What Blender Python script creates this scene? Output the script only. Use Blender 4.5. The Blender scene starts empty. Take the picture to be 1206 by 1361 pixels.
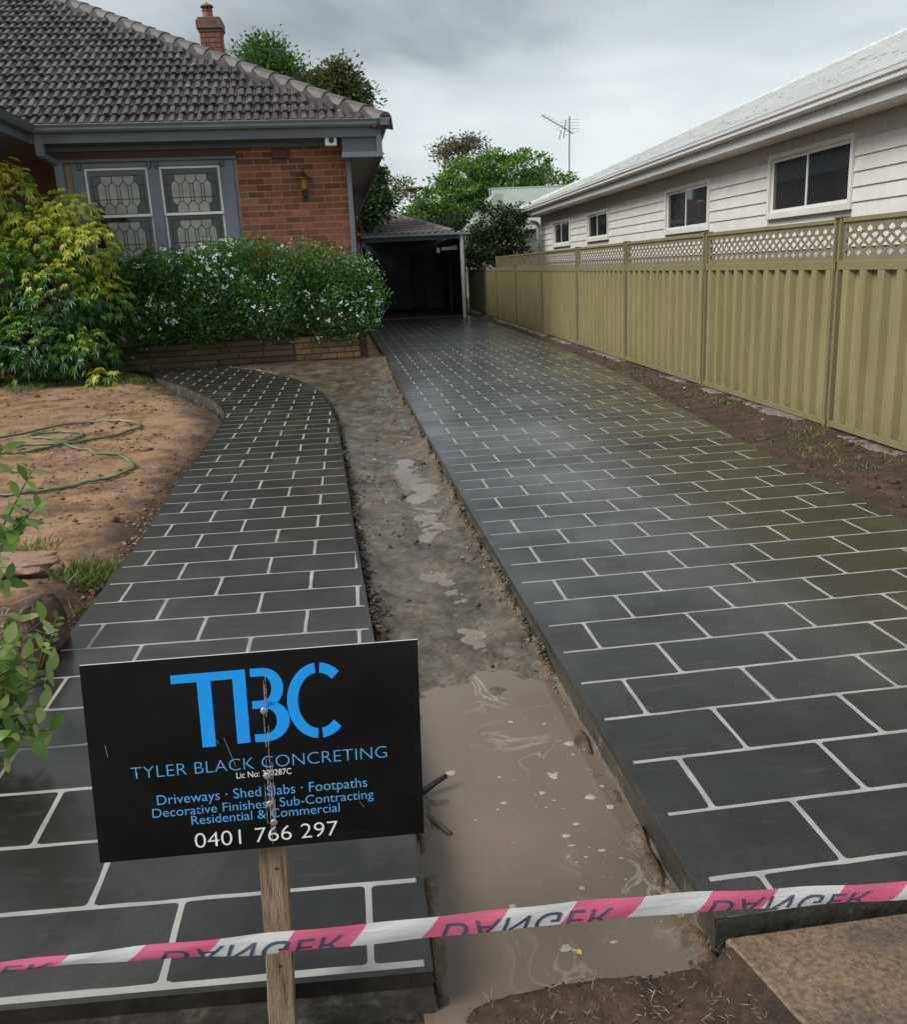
import bpy, bmesh, math, random
import numpy as np
from mathutils import Vector, Matrix, Quaternion

random.seed(7); rng = np.random.default_rng(7)
R = math.radians
scene = bpy.context.scene
COL = scene.collection

# ------------------------------------------------------------------ camera
CAM_H = 1.15
cam = bpy.data.cameras.new('camera'); cam.sensor_fit = 'HORIZONTAL'; cam.sensor_width = 36.0
cam.lens = 36.0 * 1190 / 1206; cam.clip_start = 0.05; cam.clip_end = 3000
camo = bpy.data.objects.new('camera', cam); COL.objects.link(camo)
camo.matrix_world = Matrix(((0.993524, 0.072549, -0.087449, 0), (-0.103349, 0.257162, -0.960826, 0),
                            (-0.047218, 0.963641, 0.262995, CAM_H), (0, 0, 0, 1)))
scene.camera = camo

# ------------------------------------------------------------------ sky and sun
SUN_EL, SUN_AZ = R(42), R(247)          # azimuth clockwise from +Y: behind the camera, to the left
w = bpy.data.worlds.new('World'); scene.world = w; w.use_nodes = True
nt = w.node_tree; nt.nodes.clear()
def N(t, tree=None, **kw):
    n = (tree or nt).nodes.new(t)
    for k, v in kw.items(): setattr(n, k, v)
    return n
out = N('ShaderNodeOutputWorld'); mixs = N('ShaderNodeMixShader'); bg1 = N('ShaderNodeBackground'); bg2 = N('ShaderNodeBackground')
sky = N('ShaderNodeTexSky', sky_type='NISHITA'); sky.sun_disc = False; sky.sun_elevation = SUN_EL; sky.sun_rotation = SUN_AZ
bg1.inputs[1].default_value = 0.10
nt.links.new(sky.outputs[0], bg1.inputs[0])
tc = N('ShaderNodeTexCoord'); sep = N('ShaderNodeSeparateXYZ'); nt.links.new(tc.outputs['Generated'], sep.inputs[0])
def M2(op, a, b=None, tree=None):
    t = tree or nt
    n = N('ShaderNodeMath', t, operation=op)
    for i, x in enumerate((a, b)):
        if x is None: continue
        if isinstance(x, (int, float)): n.inputs[i].default_value = x
        else: t.links.new(x, n.inputs[i])
    return n.outputs[0]
zc = M2('MAXIMUM', sep.outputs[2], 0.0)
den = M2('ADD', zc, 0.22)
cx_ = M2('DIVIDE', sep.outputs[0], den); cy_ = M2('DIVIDE', sep.outputs[1], den)
comb = N('ShaderNodeCombineXYZ'); nt.links.new(cx_, comb.inputs[0]); nt.links.new(cy_, comb.inputs[1]); comb.inputs[2].default_value = 3.7
n1 = N('ShaderNodeTexNoise'); n1.inputs['Scale'].default_value = 1.15; n1.inputs['Detail'].default_value = 5; n1.inputs['Roughness'].default_value = 0.5; n1.inputs['Distortion'].default_value = 0.35
nt.links.new(comb.outputs[0], n1.inputs['Vector'])
n2 = N('ShaderNodeTexNoise'); n2.inputs['Scale'].default_value = 0.45; n2.inputs['Detail'].default_value = 2
nt.links.new(comb.outputs[0], n2.inputs['Vector'])
cl = M2('ADD', M2('MULTIPLY', n1.outputs[0], 0.55), M2('MULTIPLY', n2.outputs[0], 0.55))
hz = M2('MULTIPLY', M2('POWER', M2('SUBTRACT', 1.0, zc), 3.0), 0.13)
cl = M2('ADD', cl, hz)
ramp = N('ShaderNodeValToRGB'); nt.links.new(cl, ramp.inputs[0])
e = ramp.color_ramp.elements
e[0].position = 0.42; e[0].color = (0.112, 0.122, 0.136, 1)
e[1].position = 0.80; e[1].color = (0.46, 0.485, 0.485, 1)
m_ = ramp.color_ramp.elements.new(0.55); m_.color = (0.270, 0.295, 0.308, 1)
nt.links.new(ramp.outputs[0], bg2.inputs[0]); bg2.inputs[1].default_value = 0.80
mixs.inputs[0].default_value = 0.965
nt.links.new(bg1.outputs[0], mixs.inputs[1]); nt.links.new(bg2.outputs[0], mixs.inputs[2]); nt.links.new(mixs.outputs[0], out.inputs[0])

sl = bpy.data.lights.new('sun', 'SUN'); sl.energy = 1.35; sl.angle = R(28); sl.color = (1.0, 0.965, 0.91)
so = bpy.data.objects.new('sun', sl); COL.objects.link(so)
sd = Vector((math.sin(SUN_AZ) * math.cos(SUN_EL), math.cos(SUN_AZ) * math.cos(SUN_EL), math.sin(SUN_EL)))
so.rotation_euler = sd.to_track_quat('Z', 'Y').to_euler()
vs = scene.view_settings; vs.view_transform = 'Standard'; vs.look = 'None'; vs.gamma = 1; vs.use_curve_mapping = False
vs.exposure = 1.4

# ------------------------------------------------------------------ material helpers
MATS = {}
def mat(name, base, rough=0.6, var=0.0, vscale=6.0, bump=0.0, bscale=40.0, spec=0.5, metal=0.0, rvar=0.0, objrand=0.0,
        col2=None, c2scale=3.0, c2lo=0.5, c2hi=0.62, stretch=None, bdist=0.01, coat=0.0, detail=6.0):
    if name in MATS: return MATS[name]
    m = bpy.data.materials.new(name); m.use_nodes = True; t = m.node_tree; t.nodes.clear()
    o = N('ShaderNodeOutputMaterial', t); p = N('ShaderNodeBsdfPrincipled', t); t.links.new(p.outputs[0], o.inputs[0])
    p.inputs['Roughness'].default_value = rough; p.inputs['Metallic'].default_value = metal
    p.inputs['Specular IOR Level'].default_value = spec
    if coat: p.inputs['Coat Weight'].default_value = coat; p.inputs['Coat Roughness'].default_value = 0.15
    g = N('ShaderNodeNewGeometry', t); vec = g.outputs['Position']
    if stretch:
        mp = N('ShaderNodeMapping', t); mp.inputs['Scale'].default_value = stretch; t.links.new(vec, mp.inputs[0]); vec = mp.outputs[0]
    col = N('ShaderNodeRGB', t); col.outputs[0].default_value = (*base, 1); c = col.outputs[0]
    if col2:
        nn = N('ShaderNodeTexNoise', t); nn.inputs['Scale'].default_value = c2scale; nn.inputs['Detail'].default_value = 8; nn.inputs['Roughness'].default_value = 0.62
        t.links.new(vec, nn.inputs['Vector'])
        mr = N('ShaderNodeMapRange', t); mr.inputs[1].default_value = c2lo; mr.inputs[2].default_value = c2hi; t.links.new(nn.outputs[0], mr.inputs[0])
        mx = N('ShaderNodeMix', t, data_type='RGBA'); t.links.new(mr.outputs[0], mx.inputs[0]); t.links.new(c, mx.inputs[6]); mx.inputs[7].default_value = (*col2, 1); c = mx.outputs[2]
    fac = None
    if var:
        nn = N('ShaderNodeTexNoise', t); nn.inputs['Scale'].default_value = vscale; nn.inputs['Detail'].default_value = detail; nn.inputs['Roughness'].default_value = 0.6
        t.links.new(vec, nn.inputs['Vector'])
        mr = N('ShaderNodeMapRange', t); mr.inputs[1].default_value = 0.25; mr.inputs[2].default_value = 0.75; mr.inputs[3].default_value = 1 - var; mr.inputs[4].default_value = 1 + var
        t.links.new(nn.outputs[0], mr.inputs[0]); fac = mr.outputs[0]
        if rvar:
            r2 = N('ShaderNodeMapRange', t); r2.inputs[1].default_value = 0.3; r2.inputs[2].default_value = 0.7; r2.inputs[3].default_value = rough - rvar; r2.inputs[4].default_value = rough + rvar
            t.links.new(nn.outputs[0], r2.inputs[0]); t.links.new(r2.outputs[0], p.inputs['Roughness'])
    if objrand:
        oi = N('ShaderNodeObjectInfo', t)
        mr = N('ShaderNodeMapRange', t); mr.inputs[3].default_value = 1 - objrand; mr.inputs[4].default_value = 1 + objrand
        t.links.new(oi.outputs['Random'], mr.inputs[0]); fac = M2('MULTIPLY', fac, mr.outputs[0], t) if fac else mr.outputs[0]
    if fac:
        vm = N('ShaderNodeVectorMath', t, operation='SCALE'); t.links.new(c, vm.inputs[0]); t.links.new(fac, vm.inputs[3]); c = vm.outputs[0]
    t.links.new(c, p.inputs['Base Color'])
    if bump:
        nb = N('ShaderNodeTexNoise', t); nb.inputs['Scale'].default_value = bscale; nb.inputs['Detail'].default_value = 6
        t.links.new(vec, nb.inputs['Vector'])
        b = N('ShaderNodeBump', t); b.inputs['Strength'].default_value = bump; b.inputs['Distance'].default_value = bdist
        t.links.new(nb.outputs[0], b.inputs['Height']); t.links.new(b.outputs[0], p.inputs['Normal'])
    MATS[name] = m; return m

def leafmat(name, cols, rough=0.4, spec=0.5, trans=0.3):
    """leaf pigment blends along the colours by the per-leaf attribute 'tint'"""
    m = bpy.data.materials.new(name); m.use_nodes = True; t = m.node_tree; t.nodes.clear()
    o = N('ShaderNodeOutputMaterial', t); p = N('ShaderNodeBsdfPrincipled', t); tr = N('ShaderNodeBsdfTranslucent', t); mx = N('ShaderNodeMixShader', t)
    a = N('ShaderNodeAttribute', t, attribute_name='tint'); r = N('ShaderNodeValToRGB', t); t.links.new(a.outputs['Fac'], r.inputs[0])
    el = r.color_ramp.elements; el[0].color = (*cols[0], 1); el[1].color = (*cols[-1], 1)
    for i in range(1, len(cols) - 1):
        q = el.new(i / (len(cols) - 1)); q.color = (*cols[i], 1)
    t.links.new(r.outputs[0], p.inputs['Base Color']); t.links.new(r.outputs[0], tr.inputs[0])
    p.inputs['Roughness'].default_value = rough; p.inputs['Specular IOR Level'].default_value = spec
    mx.inputs[0].default_value = trans; t.links.new(p.outputs[0], mx.inputs[1]); t.links.new(tr.outputs[0], mx.inputs[2]); t.links.new(mx.outputs[0], o.inputs[0])
    return m

# ------------------------------------------------------------------ object helpers
def tag(o, label=None, cat=None, group=None, kind=None):
    if label: o['label'] = label
    if cat: o['category'] = cat
    if group: o['group'] = group
    if kind: o['kind'] = kind
    return o
def link(name, me, parent=None):
    o = bpy.data.objects.new(name, me); COL.objects.link(o)
    if parent is not None: o.parent = parent; o.matrix_parent_inverse = PINV(parent)
    return o
def wmat(o):
    m = o.matrix_local if False else Matrix.LocRotScale(o.location, o.rotation_euler, o.scale)
    if o.parent is not None: m = wmat(o.parent) @ o.matrix_parent_inverse @ m
    return m
def PINV(p): return wmat(p).inverted()
def empty(name, loc, label=None, cat=None, group=None):
    o = bpy.data.objects.new(name, None); o.location = loc; o.empty_display_size = 0.1; COL.objects.link(o)
    return tag(o, label, cat, group)

class MB:
    """collects simple shapes; build() links them as one mesh object"""
    def __init__(s): s.v = []; s.f = []; s.mi = []; s.m = 0
    def add(s, vs, fs):
        b = len(s.v); s.v += [tuple(x) for x in vs]; s.f += [tuple(i + b for i in f) for f in fs]; s.mi += [s.m] * len(fs); return s
    def box(s, x0, x1, y0, y1, z0, z1, T=None):
        vs = [(x0, y0, z0), (x1, y0, z0), (x1, y1, z0), (x0, y1, z0), (x0, y0, z1), (x1, y0, z1), (x1, y1, z1), (x0, y1, z1)]
        if T: vs = [T(*p) for p in vs]
        return s.add(vs, [(0, 3, 2, 1), (4, 5, 6, 7), (0, 1, 5, 4), (1, 2, 6, 5), (2, 3, 7, 6), (3, 0, 4, 7)])
    def bar(s, a, b, w, h, up=(0, 0, 1)):
        a = Vector(a); b = Vector(b); d = (b - a).normalized(); sd = d.cross(Vector(up))
        if sd.length < 1e-5: sd = d.cross(Vector((1, 0, 0)))
        sd.normalize(); uu = sd.cross(d); vs = []
        for p in (a, b):
            for i, j in ((-1, -1), (1, -1), (1, 1), (-1, 1)): vs.append(p + sd * (i * w / 2) + uu * (j * h / 2))
        return s.add(vs, [(0, 1, 2, 3), (7, 6, 5, 4), (0, 4, 5, 1), (1, 5, 6, 2), (2, 6, 7, 3), (3, 7, 4, 0)])
    def tube(s, pts, rad, n=8, caps=True):
        pts = [Vector(p) for p in pts]; k = len(pts); vs = []
        rs = rad if hasattr(rad, '__len__') else [rad] * k
        ref = None
        for i, p in enumerate(pts):
            d = (pts[min(i + 1, k - 1)] - pts[max(i - 1, 0)]).normalized()
            if ref is None: ref = d.orthogonal().normalized()
            ref = (ref - d * ref.dot(d)); ref = ref.normalized() if ref.length > 1e-6 else d.orthogonal().normalized()
            bn = d.cross(ref)
            for j in range(n):
                a = 2 * math.pi * j / n; vs.append(p + (ref * math.cos(a) + bn * math.sin(a)) * rs[i])
        fs = []
        for i in range(k - 1):
            for j in range(n):
                j2 = (j + 1) % n; fs.append((i * n + j, i * n + j2, (i + 1) * n + j2, (i + 1) * n + j))
        if caps: fs.append(tuple(range(n - 1, -1, -1))); fs.append(tuple(range((k - 1) * n, k * n)))
        return s.add(vs, fs)
    def lathe(s, prof, c=(0, 0, 0), n=16):
        vs = []; fs = []
        for r, z in prof:
            for j in range(n):
                a = 2 * math.pi * j / n; vs.append((c[0] + r * math.cos(a), c[1] + r * math.sin(a), c[2] + z))
        for i in range(len(prof) - 1):
            for j in range(n):
                j2 = (j + 1) % n; fs.append((i * n + j, i * n + j2, (i + 1) * n + j2, (i + 1) * n + j))
        fs.append(tuple(range(n - 1, -1, -1))); fs.append(tuple(range((len(prof) - 1) * n, len(prof) * n)))
        return s.add(vs, fs)
    def prism(s, prof, a, b, T):
        """closed 2-D profile extruded between parameters a and b; T(p, q, t) -> point"""
        n = len(prof); vs = [T(p, q, a) for p, q in prof] + [T(p, q, b) for p, q in prof]
        fs = [(i, (i + 1) % n, n + (i + 1) % n, n + i) for i in range(n)] + [tuple(range(n - 1, -1, -1)), tuple(range(n, 2 * n))]
        return s.add(vs, fs)
    def mesh(s, name, mats, smooth=False):
        me = bpy.data.meshes.new(name); me.from_pydata(s.v, [], s.f)
        for m in (mats if isinstance(mats, (list, tuple)) else [mats]): me.materials.append(m)
        me.polygons.foreach_set('material_index', s.mi)
        if smooth: me.polygons.foreach_set('use_smooth', [True] * len(s.f))
        bm = bmesh.new(); bm.from_mesh(me); bmesh.ops.recalc_face_normals(bm, faces=bm.faces); bm.to_mesh(me); bm.free()
        me.update(); return me
    def build(s, name, mats, parent=None, smooth=False, bevel=0.0):
        o = link(name, s.mesh(name, mats, smooth), parent)
        if bevel: add_bevel(o, bevel)
        return o
def add_bevel(o, wd, seg=1):
    b = o.modifiers.new('bevel', 'BEVEL'); b.width = wd; b.segments = seg; b.limit_method = 'ANGLE'; b.angle_limit = R(40)

def fast_mesh(name, V, F, material, tint=None, smooth=False):
    """V (n,3) array, F (m,k) array"""
    me = bpy.data.meshes.new(name); V = np.asarray(V, np.float32); F = np.asarray(F, np.int32); m, k = F.shape
    me.vertices.add(len(V)); me.vertices.foreach_set('co', V.ravel())
    me.loops.add(m * k); me.loops.foreach_set('vertex_index', F.ravel())
    me.polygons.add(m); me.polygons.foreach_set('loop_start', np.arange(0, m * k, k, dtype=np.int32))
    if tint is not None:
        a = me.attributes.new('tint', 'FLOAT', 'POINT'); a.data.foreach_set('value', np.asarray(tint, np.float32))
    for mm in (material if isinstance(material, (list, tuple)) else [material]): me.materials.append(mm)
    if smooth: me.polygons.foreach_set('use_smooth', np.ones(m, bool))
    me.update(calc_edges=True); me.validate(); return me
def unit(a): return a / np.maximum(np.linalg.norm(a, axis=1, keepdims=True), 1e-9)
def leaves_mesh(name, P, D, L, Wd, material, tint, fold=0.25, nrm=None, droop=0.0):
    """each leaf: folded diamond of 2 triangles pairs"""
    n = len(P); D = unit(D)
    if nrm is None: nrm = rng.normal(size=(n, 3)) + np.array([0, 0, 0.8])
    S = unit(np.cross(D, nrm)); U = unit(np.cross(S, D))
    L = np.broadcast_to(L, n)[:, None]; Wd = np.broadcast_to(Wd, n)[:, None]
    tip = P + D * L - np.array([0, 0, 1]) * L * droop
    mid = P + D * L * 0.45
    V = np.stack([P, mid + S * Wd / 2 + U * Wd * fold, tip, mid - S * Wd / 2 + U * Wd * fold], 1).reshape(-1, 3)
    b = np.arange(n)[:, None] * 4
    F = np.concatenate([b + np.array([0, 1, 2]), b + np.array([0, 2, 3])], 0)
    return fast_mesh(name, V, F, material, np.repeat(tint, 4))

# value noise in numpy
def vnoise(x, y, seed=0):
    xi = np.floor(x).astype(np.int64); yi = np.floor(y).astype(np.int64); fx = x - xi; fy = y - yi
    fx = fx * fx * (3 - 2 * fx); fy = fy * fy * (3 - 2 * fy)
    def h(a, b):
        n = (a * 374761393 + b * 668265263 + seed * 1442695041) & 0x7fffffff
        n = ((n ^ (n >> 13)) * 1274126177) & 0x7fffffff; return ((n ^ (n >> 16)) & 0xffff) / 65535.0
    return (h(xi, yi) * (1 - fx) + h(xi + 1, yi) * fx) * (1 - fy) + (h(xi, yi + 1) * (1 - fx) + h(xi + 1, yi + 1) * fx) * fy
def fbm(x, y, seed=0, o=4):
    s = 0; a = 0.5
    for i in range(o): s = s + a * (vnoise(x, y, seed + i) - 0.5); x = x * 2.03 + 17.1; y = y * 2.03 + 5.3; a *= 0.5
    return s
def sstep(a, b, x): t = np.clip((x - a) / (b - a), 0, 1); return t * t * (3 - 2 * t)

# ------------------------------------------------------------------ lettering outlines, made while the scene is still light
TXT = {}
def text_mesh(txt, offset=0.0, spacing=1.0):
    key = (txt, offset, spacing)
    if key not in TXT:
        cu = bpy.data.curves.new('t', 'FONT'); cu.body = txt; cu.offset = offset; cu.space_character = spacing; cu.resolution_u = 6
        o = bpy.data.objects.new('t', cu); COL.objects.link(o); dg = bpy.context.evaluated_depsgraph_get(); TXT[key] = bpy.data.meshes.new_from_object(o.evaluated_get(dg)); bpy.data.objects.remove(o); bpy.data.curves.remove(cu)
    return TXT[key].copy()
SIGN_LINES = [('TYLER BLACK CONCRETING', -.017), ('Lic No: 380287C', 0), ('Driveways \u00b7 Shed Slabs \u00b7 Footpaths', -.004), ('Decorative Finishes \u00b7 Sub-Contracting', -.004), ('Residential & Commercial', -.004), ('0401 766 297', -.010)]
text_mesh('H'); text_mesh('DANGER', .004, 1.12)
for t_, of_ in SIGN_LINES:
    text_mesh(t_, of_); text_mesh('H', of_); pre = ''
    for w_ in t_.split(' '):
        text_mesh(w_, of_)
        if pre: text_mesh(pre + 'H', of_)
        pre += w_ + ' '

# ------------------------------------------------------------------ outlines on the ground (metres; camera stands over the origin)
DLy = [1.2, 1.42, 2.27, 4.21, 8.84, 13.1, 16.3, 22.5]; DLx = [.560, .554, .525, .466, .357, .290, .205, .10]
DRy = [1.2, 3.54, 5.25, 6.9, 8.75, 10.8, 15.2, 20.2, 22.5]; DRx = [2.27, 2.304, 2.356, 2.457, 2.647, 2.706, 2.761, 2.70, 2.66]
PLy = [1.2, 2.3, 3.26, 4.08, 5.15, 6.6, 7.6, 8.2, 8.83, 9.5, 10.28, 11.2, 12.1, 13.1, 13.5]; PLx = [-1.04, -1.053, -1.079, -1.09, -1.143, -1.17, -1.206, -1.28, -1.429, -1.66, -1.972, -2.38, -2.779, -3.356, -3.6]
PRy = [1.2, 1.79, 2.71, 4.07, 5.94, 7.2, 8.1, 8.7, 9.23, 9.8, 10.38, 11.1, 11.79, 12.5, 13.11, 13.5]; PRx = [.042, .032, -.033, -.104, -.187, -.25, -.323, -.39, -.469, -.6, -.771, -1.06, -1.388, -1.9, -2.478, -3.5]
def I(y, ys, xs): return np.interp(y, ys, xs)

# ------------------------------------------------------------------ ground
WATER_Z = -0.088
def gz(x, y):
    x = np.asarray(x, float); y = np.asarray(y, float)
    L = I(y, PLy, PLx); Rr = I(y, PRy, PRx); Dl = I(y, DLy, DLx); Dr = I(y, DRy, DRx)
    n1 = fbm(x * 2.2, y * 2.2, 1, 5); n2 = fbm(x * 9, y * 9, 11, 4); n3 = fbm(x * 30, y * 30, 21, 3)
    lawn = -0.075 + 0.05 * n1 + 0.04 * n2 + 0.022 * n3
    lawn = lawn + 0.07 * sstep(4.1, 3.4, y) * sstep(-1.15, -1.4, x) + 0.05 * sstep(10.5, 12.5, y)
    lawn = lawn + 0.05 * sstep(L - 0.05, L - 0.35, x) - 0.045
    inmud = sstep(0.0, 0.12, x - Rr) * sstep(0.0, 0.12, Dl - x)
    mud = -0.074 + 0.06 * fbm(x * 3.1, y * 2.2, 31, 4) + 0.062 * n2 + 0.014 * n3
    fr = (x - Rr) / np.maximum(Dl - Rr, .05)
    mud = mud - 0.015 * np.exp(-((fr - .62 - .25 * fbm(y * .9, y * 0 + 3, 41, 3)) / .13) ** 2) * sstep(7.6, 6.2, y) + 0.012 * sstep(.35, .15, fr)
    mud = mud + 0.03 * (1 - inmud) * (0.6 + 2.4 * n2)
    pool = sstep(2.62, 2.10, y + 0.5 * n1 + .25 * n2) * (0.25 + 0.75 * inmud)
    mud = mud * (1 - pool) + (-0.118 + 0.01 * n1) * pool
    mud = mud + 0.055 * sstep(9.5, 12.5, y)
    berm = sstep(1.235, 1.19, y + 0.10 * n2 + 0.15 * n1 - .035 * sstep(.25, .5, x) + .03 * sstep(.38, .12, x))
    front = -0.094 + 0.03 * n2 + 0.02 * n3 + 0.03 * sstep(0.02, 0.30, x)
    mud = mud * (1 - berm) + front * berm
    verge = -0.035 + 0.04 * sstep(Dr, 3.05, x) + 0.03 * n1 + 0.03 * n2 + 0.014 * n3
    z = np.where(x < L, lawn, np.where(x < Rr, -0.17, np.where(x < Dl, mud, np.where(x < Dr, -0.17, verge))))
    z = np.where(y < 1.275, np.where(x < 0.545, front, np.where(x < .70, front * .2 - .010, -0.17)), z)
    z = np.where(y > 22.4, -0.05, z)
    z = np.where((y > 13.3) & (x < Dl), -0.05, z)
    z = np.where((x > 3.2) | (x < -7) | (y < 0.5), -0.06 + 0.02 * n1, z)
    return z
xs = np.concatenate([[-400, -150, -60, -25, -14, -9], np.arange(-6.6, -1.5, 0.05), np.arange(-1.5, 0.7, 0.018), np.arange(0.7, 2.2, 0.1), np.arange(2.2, 3.3, 0.03), [4, 6, 10, 25, 60, 150, 400]])
ys = np.concatenate([[-60, -10, -1, 0.4, 0.8, 1.0], np.arange(1.1, 3.2, 0.015), np.arange(3.2, 7, 0.025), np.arange(7, 13.7, 0.05), np.arange(13.8, 23, 0.2), [25, 30, 40, 60, 120, 300, 900]])
GX, GY = np.meshgrid(xs, ys); GZ = gz(GX, GY)
nx, ny = len(xs), len(ys)
idx = np.arange(nx * ny).reshape(ny, nx)
F = np.stack([idx[:-1, :-1], idx[:-1, 1:], idx[1:, 1:], idx[1:, :-1]], -1).reshape(-1, 4)
V = np.stack([GX, GY, GZ], -1).reshape(-1, 3)
mudm = (sstep(-0.02, 0.05, GX - I(GY, PRy, PRx)) * sstep(-0.02, 0.05, I(GY, DLy, DLx) - GX) * sstep(13.4, 12.6, GY) * sstep(1.27, 1.32, GY)).ravel()
def ground_material():
    m = bpy.data.materials.new('soil_and_mud'); m.use_nodes = True; t = m.node_tree; t.nodes.clear()
    o = N('ShaderNodeOutputMaterial', t); p = N('ShaderNodeBsdfPrincipled', t); t.links.new(p.outputs[0], o.inputs[0])
    g = N('ShaderNodeNewGeometry', t); pos = g.outputs['Position']
    def noise(sc, det=8, ro=0.6):
        n = N('ShaderNodeTexNoise', t); n.inputs['Scale'].default_value = sc; n.inputs['Detail'].default_value = det; n.inputs['Roughness'].default_value = ro
        t.links.new(pos, n.inputs['Vector']); return n.outputs[0]
    def ramp(x, stops):
        r = N('ShaderNodeValToRGB', t); t.links.new(x, r.inputs[0]); el = r.color_ramp.elements
        el[0].position, el[0].color = stops[0][0], (*stops[0][1], 1); el[1].position, el[1].color = stops[-1][0], (*stops[-1][1], 1)
        for a, c in stops[1:-1]:
            q = el.new(a); q.color = (*c, 1)
        return r.outputs[0]
    a = N('ShaderNodeAttribute', t, attribute_name='tint').outputs['Fac']
    soil = ramp(noise(3.2, 10, 0.7), [(0.28, (0.055, 0.031, 0.018)), (0.41, (0.165, 0.095, 0.053)), (0.55, (0.30, 0.187, 0.105)), (0.75, (0.27, 0.19, 0.115))])
    mud = ramp(noise(4.5, 10, 0.72), [(0.3, (0.026, 0.02, 0.015)), (0.44, (0.082, 0.067, 0.05)), (0.58, (0.145, 0.122, 0.095)), (0.76, (0.125, 0.07, 0.042))])
    hu = N('ShaderNodeAttribute', t, attribute_name='humus').outputs['Fac']
    dks = ramp(noise(6, 10, 0.7), [(0.3, (0.022, 0.014, 0.010)), (0.5, (0.05, 0.030, 0.020)), (0.72, (0.115, 0.065, 0.040))])
    hx = N('ShaderNodeMix', t, data_type='RGBA'); t.links.new(hu, hx.inputs[0]); t.links.new(soil, hx.inputs[6]); t.links.new(dks, hx.inputs[7]); soil = hx.outputs[2]
    mx = N('ShaderNodeMix', t, data_type='RGBA'); t.links.new(a, mx.inputs[0]); t.links.new(soil, mx.inputs[6]); t.links.new(mud, mx.inputs[7])
    fine = N('ShaderNodeMapRange', t); fine.inputs[1].default_value = 0.3; fine.inputs[2].default_value = 0.7; fine.inputs[3].default_value = 0.55; fine.inputs[4].default_value = 1.45
    t.links.new(noise(55, 5, 0.7), fine.inputs[0])
    sc = N('ShaderNodeVectorMath', t, operation='SCALE'); t.links.new(mx.outputs[2], sc.inputs[0]); t.links.new(fine.outputs[0], sc.inputs[3]); t.links.new(sc.outputs[0], p.inputs['Base Color'])
    spz = N('ShaderNodeSeparateXYZ', t); t.links.new(pos, spz.inputs[0])
    hgt = M2('ADD', spz.outputs[2], M2('MULTIPLY', M2('SUBTRACT', noise(2.3, 6), 0.5, t), 0.05, t), t)
    wet = N('ShaderNodeMapRange', t); wet.inputs[1].default_value = -0.074; wet.inputs[2].default_value = -0.036; wet.inputs[3].default_value = 0.03; wet.inputs[4].default_value = 0.27; t.links.new(hgt, wet.inputs[0])
    rm = N('ShaderNodeMix', t, data_type='FLOAT'); t.links.new(a, rm.inputs[0]); rm.inputs[2].default_value = 0.85; t.links.new(wet.outputs[0], rm.inputs[3]); t.links.new(rm.outputs[0], p.inputs['Roughness'])
    b = N('ShaderNodeBump', t); b.inputs['Strength'].default_value = 0.55; b.inputs['Distance'].default_value = 0.010
    t.links.new(noise(70, 6, 0.7), b.inputs['Height']); t.links.new(b.outputs[0], p.inputs['Normal'])
    return m
gme = fast_mesh('ground', V, F, ground_material(), mudm, smooth=True)
hum = np.maximum(np.maximum(sstep(-.25, .0, GX - I(GY, DRy, DRx)) * (GX < 3.3) * sstep(1.3, 1.5, GY), sstep(1.33, 1.28, GY) * (GX < .75)), sstep(-.45, -.04, GX - I(GY, PLy, PLx) + .5 * fbm(GX * 4, GY * 4, 91)) * (GX < I(GY, PRy, PRx)))
at_ = gme.attributes.new('humus', 'FLOAT', 'POINT'); at_.data.foreach_set('value', hum.ravel().astype(np.float32))
tag(link('ground', gme), kind='structure')

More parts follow.
